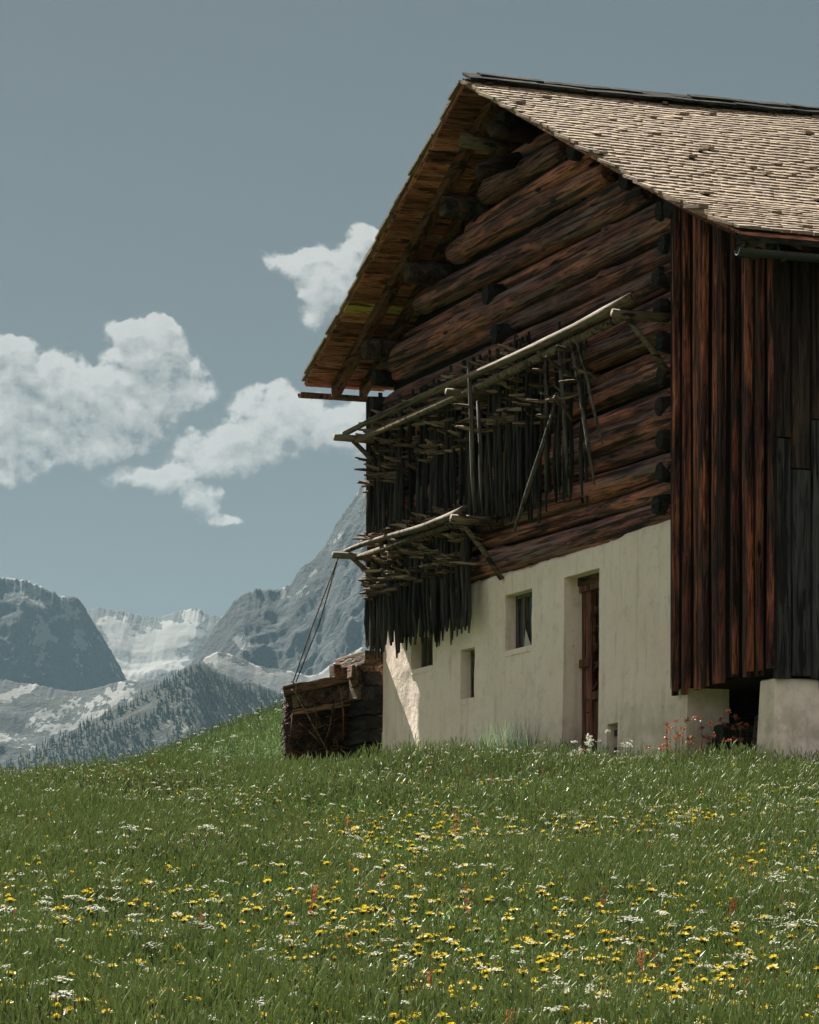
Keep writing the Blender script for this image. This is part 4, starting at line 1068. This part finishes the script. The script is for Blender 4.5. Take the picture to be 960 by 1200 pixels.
def tuft(seed, n=84, rad=.12, h=(.09, .25), w=(.0018, .0042), mats=(0, 0, 0, 0, 0, 1, 2), stems=8, leaves=4):
    random.seed(seed); q = MB()
    for _ in range(n):
        a = random.uniform(0, 6.28); r = rad*math.sqrt(random.random())
        blade(q, r*math.cos(a), r*math.sin(a), random.uniform(*h), random.uniform(*w), random.uniform(0, 6.28), abs(random.gauss(0, .22)), random.uniform(.02, .25), random.choice(mats))
    for _ in range(leaves):
        a = random.uniform(0, 6.28); r = rad*random.random()
        blade(q, r*math.cos(a), r*math.sin(a), random.uniform(.07, .14), random.uniform(.012, .026), random.uniform(0, 6.28), random.uniform(.3, .9), .25, 2, .03)
    for _ in range(stems):
        a = random.uniform(0, 6.28); r = rad*random.random(); x, y = r*math.cos(a), r*math.sin(a); hh = random.uniform(.20, .36); dx, dy = random.gauss(0, .03), random.gauss(0, .03)
        q.tube([(x, y, 0), (x+dx*.5, y+dy*.5, hh*.6), (x+dx, y+dy, hh)], [.0015, .0012, .001], 3, random.choice([1, 2]), cap=False)
        ty = random.random()
        if ty < .14: q.tube([(x+dx, y+dy, hh-.005), (x+dx, y+dy, hh+.006), (x+dx*1.1, y+dy*1.1, hh+.018)], [.002, .004, .001], 5, 3)
        else: q.tube([(x+dx, y+dy, hh), (x+dx*1.2, y+dy*1.2, hh+.03), (x+dx*1.5, y+dy*1.5, hh+.06)], [.002, .004, .001], 4, 1)
    me = q.mesh('grass_tuft')
    for m_ in (G1, G2, G3, BR, G5): me.materials.append(m_)
    return me
protos = [tuft(0, 80, .12, (.10, .22), (.0022, .005), (2, 2, 2, 0, 4), 1, 14), tuft(1, 84, .12, (.09, .26), (.0018, .0042), (0, 2, 0, 2, 4), 3, 8),
          tuft(2), tuft(3), tuft(4, 84, .12, (.09, .25), (.0018, .0042), (0, 0, 4, 0, 1), 5, 3), tuft(5, 84, .12, (.12, .30), (.0016, .0036), (0, 0, 4, 1), 7, 2),
          tuft(6), tuft(7, 90, .13, (.05, .17), (.003, .006), (0, 4, 0, 1, 2), 2, 10), tuft(8, 70, .13, (.08, .2), (.002, .004), (0, 1, 4, 4), 9, 4)]
def in_barn(x, y, mg=.0):
    dx = x-CX; dy = y-CY; u_ = dx*GX+dy*GY; n_ = dx*NX+dy*NY
    return (u_ > UE-.02-mg) & (u_ < UW+.05) & (n_ < .05+mg) & (n_ > -11)
def scatter(n, y0, y1, half, xoff=0):
    y = (RNG.random(n)*(y1**2-y0**2)+y0**2)**.5
    x = (RNG.random(n)*2-1)*(half*y)+xoff
    return x, y
parts = []
for (cnt, ya, yb, half) in ((9000, 9.5, 16, .145), (13500, 16, 25, .14), (14000, 25, 36, .145), (9500, 36, 52, .15)):
    x, y = scatter(cnt, ya, yb, half); kp = ~in_barn(x, y); parts.append(np.stack([x[kp], y[kp]], 1))
P2 = np.concatenate(parts); gx, gy = P2[:, 0], P2[:, 1]; gzv = gz(gx, gy)
n = len(gx); s = RNG.uniform(.55, 1.0, n)*(.45+1.0*fbm(gx*.9, gy*.9, 4, 77))*(.84+.16*sstep(14, 26, gy))
sw = RNG.uniform(.8, 1.2, n)*np.where(gy > 26, 1.3, 1.0)
# the mix of plants changes from patch to patch
patch = fbm(gx*.8+5, gy*.5, 4, 78)+RNG.normal(0, .07, n)
gidx = np.clip((patch-.28)/.44*len(protos), 0, len(protos)-1).astype(int)
gn_scatter('meadow_grass', np.stack([gx, gy, gzv-.01], 1), np.stack([RNG.normal(0, .08, n), RNG.normal(0, .08, n), RNG.uniform(0, 6.28, n)], 1),
           np.stack([sw, sw, s], 1), gidx, protos)['label'] = 'green flowering meadow grass in front of the barn'
# coarser grass on the rise behind
x = RNG.uniform(-22, 6, 34000); y = RNG.uniform(62, 112, 34000); n = len(x)
s = RNG.uniform(.6, 1.1, n)
hill_protos = [tuft(70+q_, 60, .12, (.09, .22), (.002, .0045), (2, 2, 3, 0, 1), 3, 8) for q_ in range(3)]
gn_scatter('hill_grass', np.stack([x, y, gz(x, y)-.02], 1), np.stack([x*0, x*0, RNG.uniform(0, 6.28, n)], 1), np.stack([s*1.6, s*1.6, s], 1), RNG.integers(0, 3, n), hill_protos)['label'] = 'grass on the green rise behind the brush pile'

# flowers
def dandelion(seed, far=False):
    random.seed(seed); q = MB(); h = random.uniform(.17, .25); lx, ly = random.gauss(0, .02), random.gauss(0, .02)
    q.tube([(0,0,0), (lx*.4, ly*.4, h*.6), (lx, ly, h)], [.0022, .002, .002], 4 if far else 5, 1, cap=False)
    c = Vector((lx, ly, h)); q.tube([c-Vector((0,0,.004)), c+Vector((0,0,.006)), c+Vector((0,0,.014))], [.004, .008, .007], 5 if far else 7, 2)
    rings = ((9, .019, .010, .35), (6, .015, .012, 1.0)) if far else ((15, .021, .010, .22), (13, .019, .012, .62), (11, .016, .014, 1.05))
    for (cnt_, ln, up, el) in rings:
        for j in range(cnt_):
            a = 6.283*j/cnt_+random.uniform(-.15, .15); l_ = ln*random.uniform(.85, 1.12); e_ = el+random.uniform(-.12, .12)
            d = Vector((math.cos(a), math.sin(a), 0)); sd = Vector((-math.sin(a), math.cos(a), 0)); b0 = c+Vector((0,0,up-.002))+d*.002
            tip_ = b0+d*l_*math.cos(e_)+Vector((0,0,l_*math.sin(e_))); w_ = .0040*(1.9 if far else 1)
            q.add([b0-sd*.001, b0+sd*.001, tip_+sd*w_, tip_-sd*w_], [(0,1,2,3)], 0)
    me = q.mesh('dandelion'); [me.materials.append(m_) for m_ in (YL, G2, YB)]; return me
def umbel(seed, far=False):
    random.seed(seed); q = MB(); h = random.uniform(.22, .29); R0 = random.uniform(.034, .052)
    q.tube([(0,0,0), (.01,.005,h*.6), (.012,.004,h)], [.003,.0025,.002], 4, 1, cap=False)
    c = Vector((.012,.004,h))
    for k in range(10 if not far else 7):
        a = k*2.399; rr = R0*math.sqrt((k+.4)/10); t_ = c+Vector((math.cos(a)*rr, math.sin(a)*rr, .034-rr*.42))
        if not far: q.tube([c, t_], [.0008, .0008], 3, 1, cap=False)
        for j in range(7 if not far else 4):
            b_ = t_+Vector((random.gauss(0, .006), random.gauss(0, .006), random.gauss(0, .002))); r_ = random.uniform(.003, .0055)*(1.5 if far else 1)
            az = random.uniform(0, 6.28); d = Vector((math.cos(az), math.sin(az), random.uniform(-.4,.4)))*r_; e_ = Vector((-math.sin(az), math.cos(az), random.uniform(-.4, .4)))*r_
            q.add([b_-d, b_-e_, b_+d, b_+e_], [(0,1,2,3)], 0)
    for _ in range(5):
        blade(q, 0, 0, random.uniform(.08, .16), .02, random.uniform(0, 6.28), random.uniform(.3, .9), .2, 1, random.uniform(.03, .12))
    me = q.mesh('cow_parsley'); [me.materials.append(m_) for m_ in (WH, G3)]; return me
DM = [dandelion(s) for s in range(6)]; DF = [dandelion(40+s, True) for s in range(4)]
UM = [umbel(s) for s in range(5)]; UF = [umbel(60+s, True) for s in range(3)]
N_D = 9500
fx, fy = scatter(N_D, 12.2, 46, .128)
dn_ = fbm(fx*.55+3, fy*.30, 3, 12); kf = dn_+RNG.normal(0, .12, len(fx)) > .47; fx, fy = fx[kf], fy[kf]
x2, y2 = scatter(1000, 12.2, 26, .125); fx = np.concatenate([fx, x2]); fy = np.concatenate([fy, y2])
x2, y2 = scatter(330, 12.0, 17, .125); fx = np.concatenate([fx, x2]); fy = np.concatenate([fy, y2])
x3 = RNG.uniform(3.2, 5.2, 150); y3 = RNG.uniform(30, 34, 150); fx = np.concatenate([fx, x3]); fy = np.concatenate([fy, y3])
x3 = RNG.uniform(-6, -1.0, 330); y3 = RNG.uniform(38, 46, 330); fx = np.concatenate([fx, x3]); fy = np.concatenate([fy, y3])
kp = ~in_barn(fx, fy, .15); fx, fy = fx[kp], fy[kp]; od = np.argsort(fy); fx, fy = fx[od], fy[od]; fz = gz(fx, fy)
for i in range(300):
    o = bpy.data.objects.new('dandelion', DM[i % 6]); COL.objects.link(o); sc_ = random.uniform(.75, 1.4)
    o.location = (fx[i], fy[i], fz[i]); o.scale = (sc_*1.05, sc_*1.05, random.uniform(.72, 1.08)); o.rotation_euler = (random.gauss(0, .14), random.gauss(0, .14), random.uniform(0, 6.28))
    tag(o, 'yellow dandelion flower on a thin stem in the near meadow grass', 'flower', 'dandelions in the near meadow')
n = len(fx)-300; s = RNG.uniform(.8, 1.4, n)
gn_scatter('distant_dandelions', np.stack([fx[300:], fy[300:], fz[300:]], 1), np.stack([RNG.normal(0, .14, n), RNG.normal(0, .14, n), RNG.uniform(0, 6.28, n)], 1),
           np.stack([s*1.1, s*1.1, RNG.uniform(.75, 1.12, n)], 1), RNG.integers(0, 4, n), DF)['label'] = 'yellow dandelions scattered over the upper meadow'
# umbels in loose colonies, seen from the photograph
def gpoint(px, py):        # meadow point under a photograph position, on the sward
    a = (px-480)/FPX; b = (HY-py)/FPX
    for Y in np.arange(11, 60, .05):
        if gz(a*Y, Y)+.2 >= b*Y: return a*Y, Y
    return None
col = [(160,1118,40,14,9),(60,1090,30,14,6),(90,1080,30,8,5),(70,1030,22,8,8),(130,1000,30,9,6),(235,1000,20,8,6),(60,990,20,8,4),(50,945,18,6,6),(115,945,16,5,6),(225,940,14,5,5),
       (235,978,30,8,8),(205,970,14,5,3),(330,1140,20,8,6),(335,1115,14,6,4),(180,1085,22,8,5),(118,1135,16,10,3),(590,920,25,8,7),(600,905,15,5,4),(650,965,12,6,3),(810,965,28,8,7),(820,1045,10,6,3),(925,1060,18,12,7),(905,1085,12,8,3),
       (800,990,24,8,6),(945,950,12,8,5),(560,990,14,8,3),(500,1010,16,8,4),(740,1105,12,6,2),(850,1155,30,16,5),(930,1100,15,10,4),(700,925,30,6,3),(420,1010,18,8,3),(350,925,12,5,3),(330,920,14,6,3),(145,1140,12,8,3),(60,1185,10,8,2),(250,1150,16,8,3),(640,955,10,5,2)]
i = 0
for (cx_, cy_, rx_, ry_, cnt_) in col:
    for _ in range(cnt_):
        g_ = gpoint(cx_+random.gauss(0, rx_*.8), cy_+random.gauss(0, ry_*.8))
        if g_ is None or bool(in_barn(np.array([g_[0]]), np.array([g_[1]]), .1)[0]): continue
        o = bpy.data.objects.new('cow_parsley', UM[i % 5]); COL.objects.link(o); sc_ = random.uniform(.6, 1.3)
        o.location = (g_[0], g_[1], float(gz(g_[0], g_[1]))); o.scale = (sc_, sc_, sc_*random.uniform(.75, .95)); o.rotation_euler = (random.gauss(0, .15), random.gauss(0, .15), random.uniform(0, 6.28))
        tag(o, 'white cow parsley umbel standing in the meadow grass', 'flower', 'white cow parsley in the meadow'); i += 1
x, y = scatter(1500, 12.5, 46, .128); x2 = RNG.uniform(-9, -2, 60); y2 = RNG.uniform(75, 98, 60); x = np.concatenate([x, x2]); y = np.concatenate([y, y2])
x = x[:]; kp = ~in_barn(x, y, .1); x, y = x[kp], y[kp]; n = len(x); s = np.where(y > 60, RNG.uniform(1.0, 2.2, n), RNG.uniform(.45, .9, n))
gn_scatter('distant_white_flowers', np.stack([x, y, gz(x, y)], 1), np.stack([x*0, x*0, RNG.uniform(0, 6.28, n)], 1), np.stack([s, s, np.where(y > 60, 1.8, 1.0)], 1), RNG.integers(0, 3, n), UF)['label'] = 'small white flowers dotted over the upper meadow'
# sorrel, few red stalks in the sward
def sorrel(seed):
    random.seed(seed); q = MB(); h = random.uniform(.22, .32)
    q.tube([(0,0,0), (.01,0,h*.5), (.02,.01,h)], [.002,.0018,.001], 4, 0, cap=False)
    for _ in range(22):
        t = random.uniform(.55, 1); c = Vector((.02*t+random.gauss(0, .008), random.gauss(0, .008), h*t)); r_ = random.uniform(.003, .006)
        q.add([c+Vector((-r_,0,-r_)), c+Vector((r_,0,-r_)), c+Vector((r_,0,r_)), c+Vector((-r_,0,r_))], [(0,1,2,3)], 0)
        q.add([c+Vector((0,-r_,-r_)), c+Vector((0,r_,-r_)), c+Vector((0,r_,r_)), c+Vector((0,-r_,r_))], [(0,1,2,3)], 0)
    me = q.mesh('sorrel'); me.materials.append(RD); return me
SO = [sorrel(s) for s in range(3)]
x, y = scatter(240, 12.5, 45, .125); kp = ~in_barn(x, y, .1); x, y = x[kp], y[kp]; n = len(x)
gn_scatter('red_sorrel', np.stack([x, y, gz(x, y)], 1), np.stack([RNG.normal(0, .15, n), RNG.normal(0, .15, n), RNG.uniform(0, 6.28, n)], 1), np.ones((n, 3))*RNG.uniform(.7, 1.1, (n, 1)), RNG.integers(0, 3, n), SO)['label'] = 'thin red sorrel stalks among the meadow grass'

# plants at the foot of the wall
def clump(name, u, n_, label, cat, h, cnt_, rad, mats, mi=(0,), w=(.004, .009), blobs=0, blobm=1, blobr=.012, group=None):
    q = MB()
    for _ in range(cnt_):
        a = random.uniform(0, 6.28); r = rad*math.sqrt(random.random())
        blade(q, r*math.cos(a)*1.6, r*math.sin(a)*.7, random.uniform(h*.55, h), random.uniform(*w), random.uniform(0, 6.28), abs(random.gauss(0, .14)), random.uniform(.02, .12), random.choice(mi), seg=4)
    for _ in range(blobs):
        a = random.uniform(0, 6.28); r = rad*math.sqrt(random.random()); x_, y_, hh = r*math.cos(a)*1.6, r*math.sin(a)*.7, random.uniform(h*.6, h*1.05)
        q.tube([(x_, y_, 0), (x_+.01, y_, hh)], [.002, .0015], 4, 0, cap=False)
        for j in range(14):
            c = Vector((x_+.01+random.gauss(0, blobr), y_+random.gauss(0, blobr), hh+random.gauss(0, blobr*.7))); d = Vector((random.uniform(-1,1), random.uniform(-1,1), random.uniform(-1,1))).normalized()*blobr*.7; e_ = d.orthogonal()
            q.add([c-d, c-e_, c+d, c+e_], [(0,1,2,3)], blobm)
    me = q.mesh(name); [me.materials.append(m_) for m_ in mats]
    o = link(name, me, None, None, False); p = Wp(u, n_); o.location = (p.x, p.y, float(gz(p.x, p.y))-.01); o.rotation_euler = (0, 0, ROTZ); tag(o, label, cat, group); return o
random.seed(4)
def ucol(px, n_): return on_gable(px, 870, n_)[0]
clump('tall_grass_clump', ucol(592, .35), .35, 'tallest blue green grass clump against the white wall between the narrow window and the door', 'grass clump', .80, 420, .40, (G4, G2), (0, 0, 0, 1))
clump('tall_grass_clump', ucol(530, .35), .35, 'shorter blue green grass tuft at the wall left of the tallest clump', 'grass clump', .58, 200, .35, (G4, G2), (0, 0, 1))
clump('tall_grass_clump', ucol(790, .2), .25, 'thin bluish grass tuft at the near corner of the white wall', 'grass clump', .48, 130, .25, (G4, G2), (0, 0, 1))
clump('white_flower_clump', ucol(698, .35), .4, 'white flowering clump just right of the door foot', 'flower clump', .48, 50, .25, (G3, WH), (0,), (.004,.012), 13, 1, .016)
clump('white_flower_clump', ucol(741, .3), .3, 'small white flowering clump right of the little vent', 'flower clump', .42, 30, .16, (G3, WH), (0,), (.004,.012), 8, 1, .016)
clump('white_flower_clump', ucol(622, .3), .4, 'few white flowers right beside the tallest blue green grass', 'flower clump', .34, 20, .15, (G3, WH), (0,), (.004,.012), 6, 1, .014)
clump('red_weed_clump', -1.0, .1, 'orange red weeds growing in front of the dark low opening', 'weeds', .66, 40, .5, (G3, RD), (0, 1), (.003,.006), 44, 1, .014)
clump('red_weed_clump', -.35, .35, 'thin orange weeds at the corner of the plastered wall left of the dark opening', 'weeds', .40, 14, .25, (G3, RD), (0, 1), (.003,.006), 9, 1, .012)
clump('dock_plant', ucol(668, .35), .4, 'dark broad leaved plant at the left foot of the door', 'plant', .5, 10, .08, (G3, G3), (0,), (.03, .05))
for (px, lab) in ((432, 'red stalked plant in front of the crib beside the wall corner'), (352, 'dry reddish grass at the left foot of the brush pile')):
    clump('dry_grass_clump', ucol(px, .8), .95, lab, 'grass clump', .42, 90, .30, (RD, G2, G1), (0, 1, 2, 2))

# ------------------------------------------------------------------ haze
hz = MB(); hz.box(-9000, 9000, -120, 9500, -330, 1050)
hm = bpy.data.materials.new('haze_air'); hm.use_nodes = True; ht = NT(hm.node_tree); ht.n.clear()
pv_ = ht.new('ShaderNodeVolumePrincipled'); pv_.inputs['Color'].default_value = (.27, .42, .54, 1); pv_.inputs['Density'].default_value = .00004; pv_.inputs['Anisotropy'].default_value = 0.0
ho = ht.new('ShaderNodeOutputMaterial'); ht.l.new(pv_.outputs[0], ho.inputs['Volume'])
haze = hz.build('haze', hm, None); haze['kind'] = 'stuff'; haze['label'] = 'pale blue haze over the valley'
